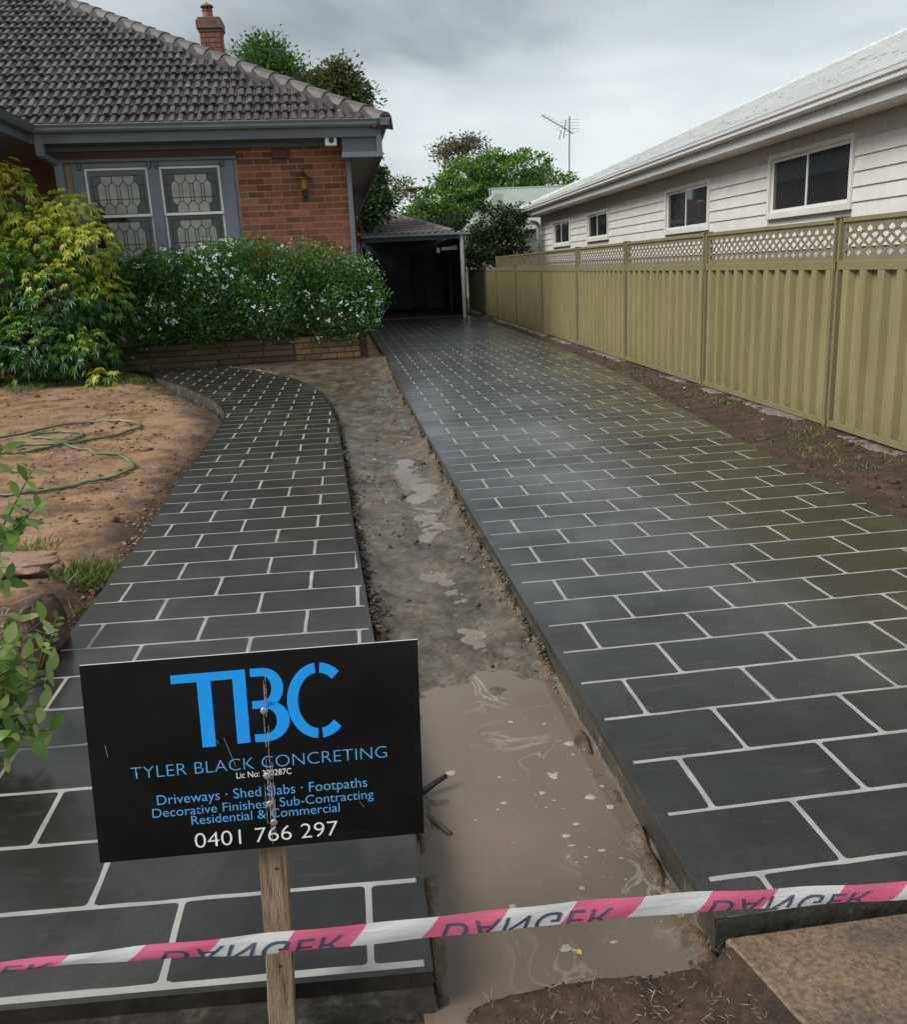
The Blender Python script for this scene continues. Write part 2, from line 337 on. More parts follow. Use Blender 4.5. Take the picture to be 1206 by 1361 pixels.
# ------------------------------------------------------------------ muddy water
def water_material():
    m = bpy.data.materials.new('muddy_water'); m.use_nodes = True; t = m.node_tree; t.nodes.clear()
    o = N('ShaderNodeOutputMaterial', t); p = N('ShaderNodeBsdfPrincipled', t); t.links.new(p.outputs[0], o.inputs[0])
    pos = N('ShaderNodeNewGeometry', t).outputs['Position']
    def noise(sc, det, vec=pos, dist=0.0):
        n = N('ShaderNodeTexNoise', t); n.inputs['Scale'].default_value = sc; n.inputs['Detail'].default_value = det; n.inputs['Distortion'].default_value = dist
        t.links.new(vec, n.inputs['Vector']); return n
    warp = noise(2.6, 2); sub = N('ShaderNodeVectorMath', t, operation='MULTIPLY_ADD'); t.links.new(warp.outputs['Color'], sub.inputs[0]); sub.inputs[1].default_value = (0.55, 0.55, 0); t.links.new(pos, sub.inputs[2])
    band = noise(5.5, 5, sub.outputs[0], 1.1)
    d = M2('ABSOLUTE', M2('SUBTRACT', band.outputs[0], 0.5, t), None, t)
    line = N('ShaderNodeMapRange', t); line.inputs[1].default_value = 0.0; line.inputs[2].default_value = 0.03; line.inputs[3].default_value = 1; line.inputs[4].default_value = 0; t.links.new(d, line.inputs[0])
    msk = noise(2.1, 2); mk = N('ShaderNodeMapRange', t); mk.inputs[1].default_value = 0.44; mk.inputs[2].default_value = 0.58; t.links.new(msk.outputs[0], mk.inputs[0])
    sx_ = N('ShaderNodeSeparateXYZ', t); t.links.new(pos, sx_.inputs[0]); side_ = N('ShaderNodeMapRange', t); side_.inputs[1].default_value = .16; side_.inputs[2].default_value = .32; t.links.new(sx_.outputs[0], side_.inputs[0]); line_o = M2('MULTIPLY', line.outputs[0], side_.outputs[0], t)
    foam = M2('MULTIPLY', line_o, M2('MULTIPLY', mk.outputs[0], 0.75, t), t)
    big = noise(1.6, 3); r = N('ShaderNodeValToRGB', t); t.links.new(big.outputs[0], r.inputs[0])
    r.color_ramp.elements[0].position = 0.35; r.color_ramp.elements[0].color = (0.135, 0.104, 0.078, 1); r.color_ramp.elements[1].position = 0.65; r.color_ramp.elements[1].color = (0.195, 0.150, 0.114, 1)
    mx = N('ShaderNodeMix', t, data_type='RGBA'); t.links.new(foam, mx.inputs[0]); t.links.new(r.outputs[0], mx.inputs[6]); mx.inputs[7].default_value = (0.42, 0.36, 0.30, 1)
    t.links.new(mx.outputs[2], p.inputs['Base Color']); p.inputs['Roughness'].default_value = 0.03; p.inputs['IOR'].default_value = 1.5
    rp = noise(9, 2); b = N('ShaderNodeBump', t); b.inputs['Strength'].default_value = 0.03; b.inputs['Distance'].default_value = 0.01; t.links.new(rp.outputs[0], b.inputs['Height']); t.links.new(b.outputs[0], p.inputs['Normal'])
    return m
b = MB(); ny_ = 40
yy = np.linspace(1.2, 8.0, ny_)
vs_ = []
for y in yy: vs_ += [(float(I(y, PRy, PRx)) - .02, y, WATER_Z), (float(I(y, DLy, DLx)) + .02, y, WATER_Z)]
b.add(vs_, [(2 * i, 2 * i + 1, 2 * i + 3, 2 * i + 2) for i in range(ny_ - 1)])
puddle = tag(b.build('puddle', water_material()), kind='structure')
# foam flecks floating on the pool: one thin dome each, joined
b = MB()
for i in range(110):
    y = random.uniform(1.36, 2.3); x = random.uniform(0.07, 0.52) if random.random() < .3 else random.gauss(0.40, 0.07)
    if not (0.06 < x < 0.53): continue
    r = random.choice([.0012, .0015, .0015, .002, .002, .003, .004, .006, .008, .011]) * random.uniform(.7, 1.3); a0 = random.random() * 6; el = random.uniform(.5, 1)
    ring = [(x + r * math.cos(a0 + k) * random.uniform(.6, 1.3), y + el * r * math.sin(a0 + k) * random.uniform(.75, 1.2), WATER_Z + .0006) for k in np.arange(0, 6.28, .785)]
    b.add(ring + [(x, y, WATER_Z + .0015 + r * .22)], [(k, (k + 1) % len(ring), len(ring)) for k in range(len(ring))])
tag(b.build('foam', mat('foam', (.38, .33, .28), .5), None, True), 'pale foam flecks floating on the brown puddle', 'foam', kind='stuff')

# ------------------------------------------------------------------ paved slabs
def paver_material():
    m = bpy.data.materials.new('charcoal_paving'); m.use_nodes = True; t = m.node_tree; t.nodes.clear()
    o = N('ShaderNodeOutputMaterial', t); p = N('ShaderNodeBsdfPrincipled', t); t.links.new(p.outputs[0], o.inputs[0])
    pos = N('ShaderNodeNewGeometry', t).outputs['Position']
    def noise(sc, det=6, ro=0.6, st=None):
        v = pos
        if st: mp = N('ShaderNodeMapping', t); mp.inputs['Scale'].default_value = st; t.links.new(pos, mp.inputs[0]); v = mp.outputs[0]
        n = N('ShaderNodeTexNoise', t); n.inputs['Scale'].default_value = sc; n.inputs['Detail'].default_value = det; n.inputs['Roughness'].default_value = ro
        t.links.new(v, n.inputs['Vector']); return n.outputs[0]
    def mr(x, a, b_, c, d):
        n = N('ShaderNodeMapRange', t); t.links.new(x, n.inputs[0])
        for i, q in enumerate((a, b_, c, d)): n.inputs[i + 1].default_value = q
        return n.outputs[0]
    smear = noise(1.3, 9, 0.68, (1.0, 0.55, 1)); haze = mr(smear, .46, .70, 0, 1)
    streak = mr(noise(7, 6, 0.65, (1.0, 4.0, 1)), .55, .75, 0, 1)
    c = N('ShaderNodeMix', t, data_type='RGBA'); c.inputs[6].default_value = (.0088, .0083, .0076, 1); c.inputs[7].default_value = (.062, .061, .058, 1)
    t.links.new(M2('MAXIMUM', M2('MULTIPLY', haze, .8, t), M2('MULTIPLY', streak, .5, t), t), c.inputs[0])
    oi = N('ShaderNodeObjectInfo', t)
    f = M2('MULTIPLY', mr(oi.outputs['Random'], 0, 1, .72, 1.28), mr(noise(140, 5, .7), .3, .7, .6, 1.4), t)
    s = N('ShaderNodeVectorMath', t, operation='SCALE'); t.links.new(c.outputs[2], s.inputs[0]); t.links.new(f, s.inputs[3]); t.links.new(s.outputs[0], p.inputs['Base Color'])
    t.links.new(mr(noise(1.7, 8, .65), .35, .65, .34, .52), p.inputs['Roughness'])
    t.links.new(mr(noise(.9, 5, .6), .40, .62, .3, 1.0), p.inputs['Coat Weight']); p.inputs['Coat Roughness'].default_value = .19; p.inputs['Specular Tint'].default_value = (1, .97, .92, 1); p.inputs['Coat Tint'].default_value = (1, .98, .95, 1); p.inputs['Specular IOR Level'].default_value = .5; p.inputs['Coat IOR'].default_value = 1.4
    b = N('ShaderNodeBump', t); b.inputs['Strength'].default_value = .3; b.inputs['Distance'].default_value = .0025
    t.links.new(M2('ADD', noise(16, 8, .6, (1, 1.6, 1)), M2('MULTIPLY', noise(160, 3), .25, t), t), b.inputs['Height']); t.links.new(b.outputs[0], p.inputs['Normal'])
    return m
M_PAVE = paver_material()
M_GROUT = mat('pale_stencil_joint', (.35, .345, .325), .55, var=.25, vscale=9, col2=(.20, .19, .17), c2scale=3.5, c2lo=.56, c2hi=.7, bump=.3, bscale=150, bdist=.003)
M_SLABSIDE = mat('dark_slab_edge', (.05, .048, .04), .5, var=.35, vscale=14, bump=.6, bscale=30, col2=(.16, .15, .125), c2scale=10, c2lo=.54, c2hi=.66)

def clip(poly, nx_, ny_, d):
    """keep points with nx*x+ny*y <= d"""
    o = []
    for i in range(len(poly)):
        a, b_ = poly[i - 1], poly[i]; da = nx_ * a[0] + ny_ * a[1] - d; db = nx_ * b_[0] + ny_ * b_[1] - d
        if (da <= 0) != (db <= 0):
            t = da / (da - db); o.append((a[0] + t * (b_[0] - a[0]), a[1] + t * (b_[1] - a[1])))
        if db <= 0: o.append(b_)
    return o
def rounded(poly, r):
    o = []; n = len(poly)
    for i in range(n):
        p0, p, p1 = [Vector(q) for q in (poly[i - 1], poly[i], poly[(i + 1) % n])]
        d0 = (p0 - p); d1 = (p1 - p); l0, l1 = d0.length, d1.length
        if l0 < 1e-4 or l1 < 1e-4: continue
        rr = min(r, l0 * .4, l1 * .4); a = p + d0 / l0 * rr; c = p + d1 / l1 * rr
        o += [tuple(a), tuple(p * .5 + (a + c) * .25), tuple(c)]
    return o
def ragged(poly):
    o = []
    for i in range(len(poly)):
        a, b_ = Vector(poly[i]), Vector(poly[(i + 1) % len(poly)]); d = b_ - a; n = int(d.length / .05); o.append(tuple(a))
        for k in range(1, n): p = a + d * (k / n); pr = Vector((-d.y, d.x)).normalized() * random.gauss(0, .0007); o.append(tuple(p + pr))
    return o
def area(p): return abs(sum(p[i - 1][0] * p[i][1] - p[i][0] * p[i - 1][1] for i in range(len(p)))) / 2
def slab_piece(B, poly, z0, z1, ch=.002):
    n = len(poly); cx = sum(p[0] for p in poly) / n; cy = sum(p[1] for p in poly) / n
    def ins(p): d = Vector((cx - p[0], cy - p[1])); l = d.length; return (p[0] + d.x / l * ch * 1.6, p[1] + d.y / l * ch * 1.6)
    vs = [(x, y, z0) for x, y in poly] + [(x, y, z1 - ch) for x, y in poly] + [(*ins(p), z1) for p in poly]
    fs = [(i, (i + 1) % n, n + (i + 1) % n, n + i) for i in range(n)] + [(n + i, n + (i + 1) % n, 2 * n + (i + 1) % n, 2 * n + i) for i in range(n)] + [tuple(range(2 * n, 3 * n))]
    B.add(vs, fs)

def paved_slab(name, ly, lx, ry, rx, y0, y1, ox, oy, across, along, pl, pw, joint, jA, first_row, limit, edge, front_edge):
    """slab with pale joint sheet and separate charcoal pavers; rows counted from oy"""
    B = MB(); ysl = sorted(set([y0, y1] + [y for y in ly + ry if y0 < y < y1] + list(np.linspace(y0, y1, 60))))
    # body: sides slot 1, top slot 0
    Lp = [(float(I(y, ly, lx)), y) for y in ysl]; Rp = [(float(I(y, ry, rx)), y) for y in ysl]
    # tie the front edge to the rows' skew
    sk = across[1] / across[0]
    Lp[0] = (Lp[0][0], y0 + sk * (Lp[0][0] - ox)); Rp[0] = (Rp[0][0], y0 + sk * (Rp[0][0] - ox))
    n = len(ysl); vs = [(x, y, 0) for x, y in Lp] + [(x, y, 0) for x, y in Rp] + [(x, y, -.16) for x, y in Lp] + [(x, y, -.16) for x, y in Rp]
    B.m = 0; B.add(vs, [(i, n + i, n + i + 1, i + 1) for i in range(n - 1)])
    B.m = 1; b0 = MB(); B.add(vs, [(i, i + 1, 2 * n + i + 1, 2 * n + i) for i in range(n - 1)] + [(n + i, 3 * n + i, 3 * n + i + 1, n + i + 1) for i in range(n - 1)] + [(0, 2 * n, 3 * n, n), (n - 1, 2 * n - 1, 4 * n - 1, 3 * n - 1)])
    slab = tag(B.build(name, [M_GROUT, M_SLABSIDE]), kind='structure')
    # dark border bands where the stencil stops short of the edge
    for side, pts, sg in (('border', Lp, 1), ('border', Rp, -1)):
        Q = MB(); wv = []
        for i, (x, y) in enumerate(pts):
            ww = edge * (0.75 + 0.5 * random.random())
            wv += [(x - sg * .002, y, -.02), (x - sg * .002, y, .0003), (x + sg * ww, y, .0004)]
        Q.add(wv, [(3 * i + j, 3 * i + j + 1, 3 * i + j + 4, 3 * i + j + 3) for i in range(len(pts) - 1) for j in (0, 1)])
        Q.build('border', M_PAVE, slab)
    if front_edge:
        Q = MB(); Q.add([(Lp[0][0], Lp[0][1] - .002, -.03), (Rp[0][0], Rp[0][1] - .002, -.03), (Lp[0][0], Lp[0][1] - .002, .0003), (Rp[0][0], Rp[0][1] - .002, .0003), (Lp[0][0], Lp[0][1] + front_edge, .0005), (Rp[0][0], Rp[0][1] + front_edge, .0005)], [(0, 1, 3, 2), (2, 3, 5, 4)])
        Q.build('border', M_PAVE, slab)
    # pavers
    cnt = 0; rest = MB(); row = first_row
    while True:
        yc = oy + row * pw * along[1]
        if yc > y1: break
        ja = joint / 2
        q0 = row * pw + ja; q1 = (row + 1) * pw - ja
        off = jA if row % 2 == 0 else jA + pl / 2
        for k in range(-14, 12):
            p0 = off + k * pl + ja; p1 = off + (k + 1) * pl - ja
            d = lambda: random.uniform(-.0012, .0012)
            quad = [(p0 + d(), q0 + d()), (p1 + d(), q0 + d()), (p1 + d(), q1 + d()), (p0 + d(), q1 + d())]
            poly = [(ox + p * across[0] + q * along[0], oy + p * across[1] + q * along[1]) for p, q in quad]
            ya = min(p[1] for p in poly); yb = max(p[1] for p in poly)
            if yb < y0 + .01 or ya > y1: continue
            xl = [float(I(y, ly, lx)) for y in (ya, yb)]; xr = [float(I(y, ry, rx)) for y in (ya, yb)]
            # left:  points right of line through (xl0,ya)-(xl1,yb)
            for (xa, xb), sg in ((xl, -1), (xr, 1)):
                nxx, nyy = (yb - ya), -(xb - xa); dd = nxx * (xa - sg * .001) + nyy * ya
                poly = clip(poly, sg * nxx, sg * nyy, sg * dd)
                if len(poly) < 3: break
            if len(poly) < 3 or area(poly) < 4e-4: continue
            poly = clip(poly, 0, 1, y1 - .001)
            if row < 1 or ya < y0 + .08: poly = clip(poly, sk, -1, -(y0 + .001) + sk * ox)
            if len(poly) < 3 or area(poly) < 4e-4: continue
            poly = rounded(poly, .009)
            if ya < 3.6: poly = ragged(poly)
            if cnt < limit:
                P = MB(); slab_piece(P, poly, -.004, .0008, .0006); P.build('paver', M_PAVE, slab); cnt += 1
            else: slab_piece(rest, poly, -.004, .0008, .0006)
        row += 1
    if rest.f: tag(rest.build('paver', M_PAVE, slab), kind='stuff')
    return slab
driveway = paved_slab('driveway', DLy, DLx, DRy, DRx, 1.31, 22.2, 0.54, 1.627, (.99955, .030), (-.022, .99976), .352, .2145, .0118, .140, -2, 300, .026, 0)
footpath = paved_slab('footpath', PLy, PLx, PRy, PRx, 1.268, 13.35, 0.0, 1.2895, (.99939, -.035), (-.012, .99993), .3565, .2165, .0118, -.063, 0, 290, .011, .011)

# slurry that ran out under the form boards along the driveway's foot
q = MB(); yy = np.arange(1.32, 11, .03); pts = []
for y in yy:
    j = fbm(np.array([y * 7.]), np.array([2.]), 15)[0]; j2 = fbm(np.array([y * 19.]), np.array([8.]), 16)[0]; xe = float(I(y, DLy, DLx)); ww = max(.003, .007 + .02 * j + .014 * j2); zt = -.078 + .02 * j2
    pts += [(xe + .004, y, zt + .008), (xe - ww * .5, y, zt + .003 * j2), (xe - ww, y, zt - .008), (xe - ww - .006, y, -.12)]
q.add(pts, [(4 * i + j, 4 * i + j + 1, 4 * i + j + 5, 4 * i + j + 4) for i in range(len(yy) - 1) for j in range(3)])
q.build('slurry_lip', mat('slurry_concrete', (.11, .092, .072), .6, var=.4, vscale=18, bump=.8, bscale=60), driveway)
q = MB(); pts = []
for y in yy:
    j = fbm(np.array([y * 7.]), np.array([32.]), 25)[0]; j2 = fbm(np.array([y * 19.]), np.array([8.]), 26)[0]; xe = float(I(y, PRy, PRx)); ww = max(.003, .006 + .03 * j + .012 * j2); zt = -.072 + .03 * j2
    pts += [(xe - .004, y, zt + .008), (xe + ww * .5, y, zt), (xe + ww, y, zt - .01), (xe + ww + .006, y, -.12)]
q.add(pts, [(4 * i + j, 4 * i + j + 4, 4 * i + j + 5, 4 * i + j + 1) for i in range(len(yy) - 1) for j in range(3)])
q.build('slurry_lip', MATS['slurry_concrete'], footpath)

# old stamped concrete in front of the new driveway
M_OLD = mat('old_stamped_concrete', (.185, .125, .078), .6, var=.6, vscale=95, bump=.5, bscale=170, bdist=.004, col2=(.085, .068, .055), c2scale=4.5, c2lo=.42, c2hi=.66, rvar=.15, detail=6)
b = MB(); b.prism([(.562, 1.285), (4.2, 1.39), (4.2, -.5), (1.05, -.5), (.66, .95), (.60, 1.12)], -.2, -.018, lambda p, q, t: (p, q, t))
tag(b.build('old_driveway', M_OLD, bevel=.006), kind='structure')

# ------------------------------------------------------------------ the brick house
UA, VB = R(5), R(1.3)
HU = Vector((math.cos(UA), math.sin(UA), 0)); HV = Vector((-math.sin(VB), math.cos(VB), 0)); HO = Vector((-.02, 13.6, 0))
def HP(u, v, w): return HO + HU * u + HV * v + Vector((0, 0, w))
M_BRICK = mat('red_brown_brick', (.235, .092, .050), .8, var=.3, vscale=16, bump=.5, bscale=60, bdist=.006, objrand=.4)
M_MORTAR = mat('buff_mortar', (.42, .31, .21), .9, var=.25, vscale=12, bump=.5, bscale=90, bdist=.004)
M_BLUE = mat('blue_grey_paint', (.165, .19, .225), .45, var=.12, vscale=5, bump=.1, bscale=25)
M_BLUE2 = mat('slate_grey_paint', (.11, .13, .145), .4, var=.15, vscale=4)
M_WHITE = mat('white_paint', (.84, .84, .83), .45, var=.06, vscale=8)
M_BEAM = mat('dark_red_timber', (.075, .035, .027), .6, var=.3, vscale=20, stretch=(1, 8, 8))
M_GLASS = mat('dark_window_glass', (.018, .02, .022), .06, spec=.6)
M_LEADGLASS = mat('pale_obscure_glass', (.34, .34, .30), .16, var=.3, vscale=5, bump=.25, bscale=50, bdist=.004)
M_LEAD = mat('lead_came', (.02, .02, .022), .5)
M_TILE = mat('weathered_roof_tile', (.056, .047, .045), .32, var=.35, vscale=9, bump=.6, bscale=45, bdist=.008, objrand=.35, col2=(.17, .17, .145), c2scale=7, c2lo=.565, c2hi=.68)
M_TILEDK = mat('dark_tile_bed', (.045, .038, .04), .8, var=.4, vscale=9, bump=.6, bscale=40)
M_CAP = mat('ridge_cap_grey', (.105, .097, .094), .6, var=.35, vscale=7, bump=.5, bscale=40, objrand=.15)
house = empty('brick_house', HP(-2, 0, 0), 'red brick house with grey tiled hip roof, chimney and leadlight windows', 'house')
b = MB()
b.box(-1.57, 0, .002, .25, -.1, 2.95, HP); b.box(-3.9, -1.57, .006, .25, -.1, .93, HP); b.box(-3.9, -1.57, .006, .25, 2.86, 2.95, HP)
b.box(-.25, 0, .25, 13.5, -.1, 2.95, HP); b.box(-3.9, -3.72, .25, 1.3, -.1, 2.95, HP); b.box(-3.9, -3.72, .006, .25, .93, 2.86, HP)
wall = b.build('wall', M_MORTAR, house)
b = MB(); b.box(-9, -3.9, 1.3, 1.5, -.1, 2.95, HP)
b.build('porch_wall', mat('brick_painted_shade', (.12, .05, .032), .85, var=.3, vscale=9, bump=.5, bscale=30), house)  # house brick with the porch recess's shade put into a darker colour
b = MB(); b.box(.0, .17, 4.3, 11.0, -.1, 2.66, HP)
b.build('side_bay', mat('plum_brick', (.14, .05, .036), .85, var=.3, vscale=10, bump=.6, bscale=26), house)
# bricks, one by one
bm_ = [];
for k in range(3):
    q = MB(); L_ = .112
    q.box(-L_ + random.uniform(0, .001), L_, -.0035, .02, -.0375, .0375); me = q.mesh('brick', M_BRICK); bm_.append(me)
half = MB().box(-.053, .053, -.0035, .02, -.0375, .0375).mesh('brick', M_BRICK)
def place_brick(me, u, w_, parent, frame=HP, rz=UA, vv=0.0):
    o = bpy.data.objects.new('brick', me); COL.objects.link(o); o.parent = parent; o.matrix_parent_inverse = PINV(parent)
    o.location = frame(u, vv + random.uniform(-.0015, .0015), w_); o.rotation_euler = (random.uniform(-.006, .006), random.uniform(-.004, .004), rz + random.uniform(-.006, .006)); return o
cp = .0872
for r in range(18):
    w_ = 2.87 - r * cp; off = 0 if r % 2 else .117
    x = -.02 - (.112 if r % 2 else .053)
    if r % 2 == 0:
        place_brick(half, x, w_, wall); x -= .053 + .0115 + .112
    while x - .112 > -1.56:
        place_brick(random.choice(bm_), x, w_, wall); x -= .2355
    if x + .112 - .106 > -1.57: place_brick(half, x + .112 - .053, w_, wall)
# window set
win = MB()
win.box(-3.71, -3.56, -.03, .08, .9, 2.735, HP); win.box(-2.735, -2.588, -.03, .08, .9, 2.735, HP); win.box(-1.775, -1.585, -.03, .08, .9, 2.735, HP)
win.box(-3.56, -2.735, -.025, .08, 2.668, 2.735, HP); win.box(-2.588, -1.775, -.025, .08, 2.668, 2.735, HP); win.box(-3.71, -1.585, -.07, .08, .84, .9, HP)
win.box(-1.585, -1.56, -.015, .06, .9, 2.735, HP)
frame = win.build('window_frame', M_BLUE, house, bevel=.004)
b = MB(); b.box(-3.93, -1.55, -.05, .02, 2.772, 2.868, HP); b.build('lintel', M_BEAM, house)
b = MB(); b.box(-3.95, -1.535, -.075, .02, 2.735, 2.771, HP); b.build('drip_rail', M_BLUE2, house)
for u0 in (-3.60, -2.70, -2.61, -1.73):
    q = MB(); q.lathe([(.012, -.05), (.03, -.035), (.018, -.02), (.034, 0), (.02, .02), (.036, .042)], HP(u0, -.045, 2.69), 10); q.build('corbel', M_BLUE2, frame, True)
for (u0, u1) in ((-3.557, -2.738), (-2.585, -1.778)):
    for (w0, w1, vv) in ((2.028, 2.665, 0.0), (.93, 2.06, .035)):
        s = MB(); th = .028
        s.box(u0, u0 + th, vv, vv + .03, w0, w1, HP); s.box(u1 - th, u1, vv, vv + .03, w0, w1, HP); s.box(u0 + th, u1 - th, vv, vv + .03, w1 - th, w1, HP); s.box(u0 + th, u1 - th, vv, vv + .03, w0, w0 + .034, HP)
        sash = s.build('window_sash', M_WHITE, house)
        a0, a1, c0, c1 = u0 + th, u1 - th, w0 + .034, w1 - th
        g = MB(); g.box(a0, a1, vv + .014, vv + .02, c0, c1, HP); g.build('window_pane', M_GLASS, sash)
        g = MB(); top = min(c1 - .05, c0 + .54); c1b = c1 if w0 > 2 else 2.028; topb = c1b - .06 if w0 < 2 else c1 - .075; bot = topb - .49
        hh_ = .050; pt_ = .146; sa = topb - .125; sb = bot + .14
        def quarry(poly): g.prism(poly, vv + .0115, vv + .0138, lambda p, q_, t: HP(p, t, q_))
        for ci in range(4):    # obscure glass quarries
            uc = (a0 + a1) / 2 + (ci - 1.5) * pt_
            quarry([(uc - hh_, sa), (uc, topb - .072), (uc + hh_, sa), (uc + hh_, sb), (uc, sb - .053), (uc - hh_, sb)])
            if ci < 3:
                quarry([(uc + .003, sb - .06), (uc + hh_, sb - .003), (uc + pt_ - hh_, sb - .003), (uc + pt_ - .003, sb - .06), (uc + pt_ - .003, bot), (uc + .003, bot)])
                quarry([(uc + .003, topb - .06), (uc + hh_, sa + .003), (uc + pt_ - hh_, sa + .003), (uc + pt_ - .003, topb - .06), (uc + pt_ - .003, topb), (uc + .003, topb)])
                quarry([(uc + hh_ + .005, sa - .003), (uc + pt_ - hh_ - .005, sa - .003), (uc + pt_ - hh_ - .005, sb + .003), (uc + hh_ + .005, sb + .003)])
        g.build('leadlight', M_LEADGLASS, sash)
        l = MB()
        def ln(p, q_): l.bar(HP(p[0], vv + .009, p[1]), HP(q_[0], vv + .009, q_[1]), .007, .009, up=HV)
        h = .052; pt = .146; s1 = topb - .125; s2 = bot + .14
        ln((a0 + .06, topb), (a1 - .06, topb)); ln((a0 + .02, s1), (a0 + .1, s1)); ln((a1 - .1, s1), (a1 - .02, s1)); ln((a0 + .05, s2 + .05), (a1 - .05, s2 + .05))
        ln((a0 + .05, bot), (a0 + .05, topb)); ln((a1 - .05, bot), (a1 - .05, topb))
        for ci in range(4):
            uc = (a0 + a1) / 2 + (ci - 1.5) * pt
            ln((uc - h, s1), (uc, topb - .07)); ln((uc, topb - .07), (uc + h, s1)); ln((uc - h, s1), (uc - h, s2)); ln((uc + h, s1), (uc + h, s2)); ln((uc, topb - .07), (uc, topb))
            ln((uc - h, s2), (uc, s2 - .055)); ln((uc + h, s2), (uc, s2 - .055)); ln((uc, s2 - .055), (uc, bot))
            if ci < 3: ln((uc + h, s1), (uc + pt - h, s1)); ln((uc + h, s2), (uc + pt - h, s2))
        l.build('lead_came', M_LEAD, sash)
b = MB(); b.box(-3.7, -1.6, .2, .22, .9, 2.7, HP); b.build('curtain', mat('net_curtain', (.32, .31, .27), .9), house)
# eaves
b = MB(); b.prism([(-.45, 3.135), (-.45, 3.05), (-.53, 3.05), (-.555, 3.075), (-.558, 3.10), (-.585, 3.135), (-.575, 3.142), (-.55, 3.11), (-.46, 3.11)], -4.06, .60, lambda p, q, t: HP(t, p, q))
b.build('gutter', mat('gutter_steel_blue', (.17, .20, .22), .32, var=.15, vscale=3, spec=.6), house)
b = MB(); b.prism([(.47, 3.13), (.47, 3.05), (.55, 3.05), (.575, 3.075), (.578, 3.10), (.605, 3.135)], -.585, 13.2, lambda p, q, t: HP(p, t, q)); b.build('gutter', M_BLUE2, house)
b = MB(); b.box(-4.06, .47, -.45, -.415, 2.928, 3.12, HP); b.build('fascia', M_BLUE2, house)
b = MB(); b.box(-4.06, -.06, -.415, 0, 2.93, 2.95, HP); b.box(-4.06, -.06, -.06, -.002, 2.875, 2.93, HP); b.build('soffit', M_BLUE2, house)
b = MB(); b.box(.44, .475, -.42, 13.0, 2.665, 3.10, HP); b.build('fascia', M_BLUE2, house)
b = MB()
for k in range(16): b.box(0.0, .44, -.2 + k * .83, -.2 + k * .83 + .80, 2.70, 2.715, HP)
b.build('soffit', mat('grey_soffit', (.20, .20, .20), .6), house)
b = MB(); b.box(-.07, .44, -.40, -.38, 2.735, 2.95, HP); b.build('eave_panel', mat('mauve_grey_paint', (.10, .105, .13), .5), house)
b = MB(); b.box(-.08, .478, -.455, -.36, 2.665, 2.735, HP); b.box(.40, .478, -.452, -.36, 2.735, 2.955, HP); b.build('eave_bracket', M_BLUE, house, bevel=.004)
b = MB(); b.box(-.035, .035, -.10, -.012, 0.0, 2.665, HP); b.build('downpipe', M_BLUE, house, bevel=.006)
b = MB(); b.box(-4.0, -3.9, -.46, -.36, 2.78, 3.05, HP); b.build('eave_bracket', M_BLUE, house, bevel=.004)
b = MB(); b.bar(HP(-3.95, -.40, 2.80), HP(-3.86, -.02, 2.72), .07, .07); b.build('eave_bracket', M_BLUE, house)
b = MB(); b.box(-3.905, -3.795, -.10, -.0, 0, 2.735, HP); b.build('porch_post', M_BLUE, house, bevel=.004)
# front wing at the left: its eave comes towards the street
b = MB(); b.prism([(-4.06, 3.135), (-4.06, 3.05), (-3.98, 3.05), (-3.955, 3.085), (-3.93, 3.138)], -.52, -1.9, lambda p, q, t: HP(p, t, q)); b.build('gutter', M_BLUE2, house)
b = MB(); b.box(-6.5, -4.06, -1.9, -.45, 2.94, 2.955, HP); b.box(-4.10, -4.06, -1.9, -.45, 2.95, 3.10, HP); b.box(-9, -4.06, -.45, 1.3, 2.94, 2.955, HP); b.build('soffit', M_BLUE2, house)
# roof deck
KR = .54; EV, EW = -.47, 3.125
b = MB(); t_ = 7.2
def RP(u, v, d=0): return HP(u, v, EW + KR * (v - EV) + d)
pts = [RP(.55, EV), RP(-13, EV), RP(-13, EV + t_), RP(.55 - t_, EV + t_), HP(.55 - t_, 9, EW + KR * t_), HP(.55, 16, EW)]
b.add(pts, [(0, 1, 2, 3), (0, 3, 4, 5)])
vg = [HP(-4.03, -.5, EW), HP(-4.03, -1.95, EW), HP(-6.53, -1.95, EW + KR * 2.5), HP(-6.53, 2.0, EW + KR * 2.5)]
b.add(vg, [(0, 1, 2, 3)])
roof = b.build('roof', M_TILEDK, house)
# tiles
prof = [(0, .004), (.014, .004), (.03, .030), (.085, .034), (.10, .012), (.118, .008), (.130, .024), (.142, .008), (.158, .012), (.172, .031), (.222, .035), (.236, .010), (.246, .004)]
def tile_geo():
    q = MB(); n = len(prof); L_ = .37; vs = []
    for (x, z) in prof: vs.append((x, 0, z + .026))
    for (x, z) in prof: vs.append((x, L_, z - .004))
    for (x, z) in prof: vs.append((x, .004, max(z - .02, -.004) + .004))
    q.add(vs, [(i, i + 1, n + i + 1, n + i) for i in range(n - 1)] + [(i, 2 * n + i, 2 * n + i + 1, i + 1) for i in range(n - 1)])
    return q
tile_me = tile_geo().mesh('tile', M_TILE)
ups = (HV + Vector((0, 0, KR))).normalized(); nrm_ = HU.cross(ups).normalized(); ups2 = nrm_.cross(HU).normalized()
TR_ = Matrix((HU, ups2, nrm_)).transposed()
cnt = 0; restV = []; restF = []; tg = tile_geo()
exp_ = .32; dv = exp_ / math.sqrt(1 + KR * KR)
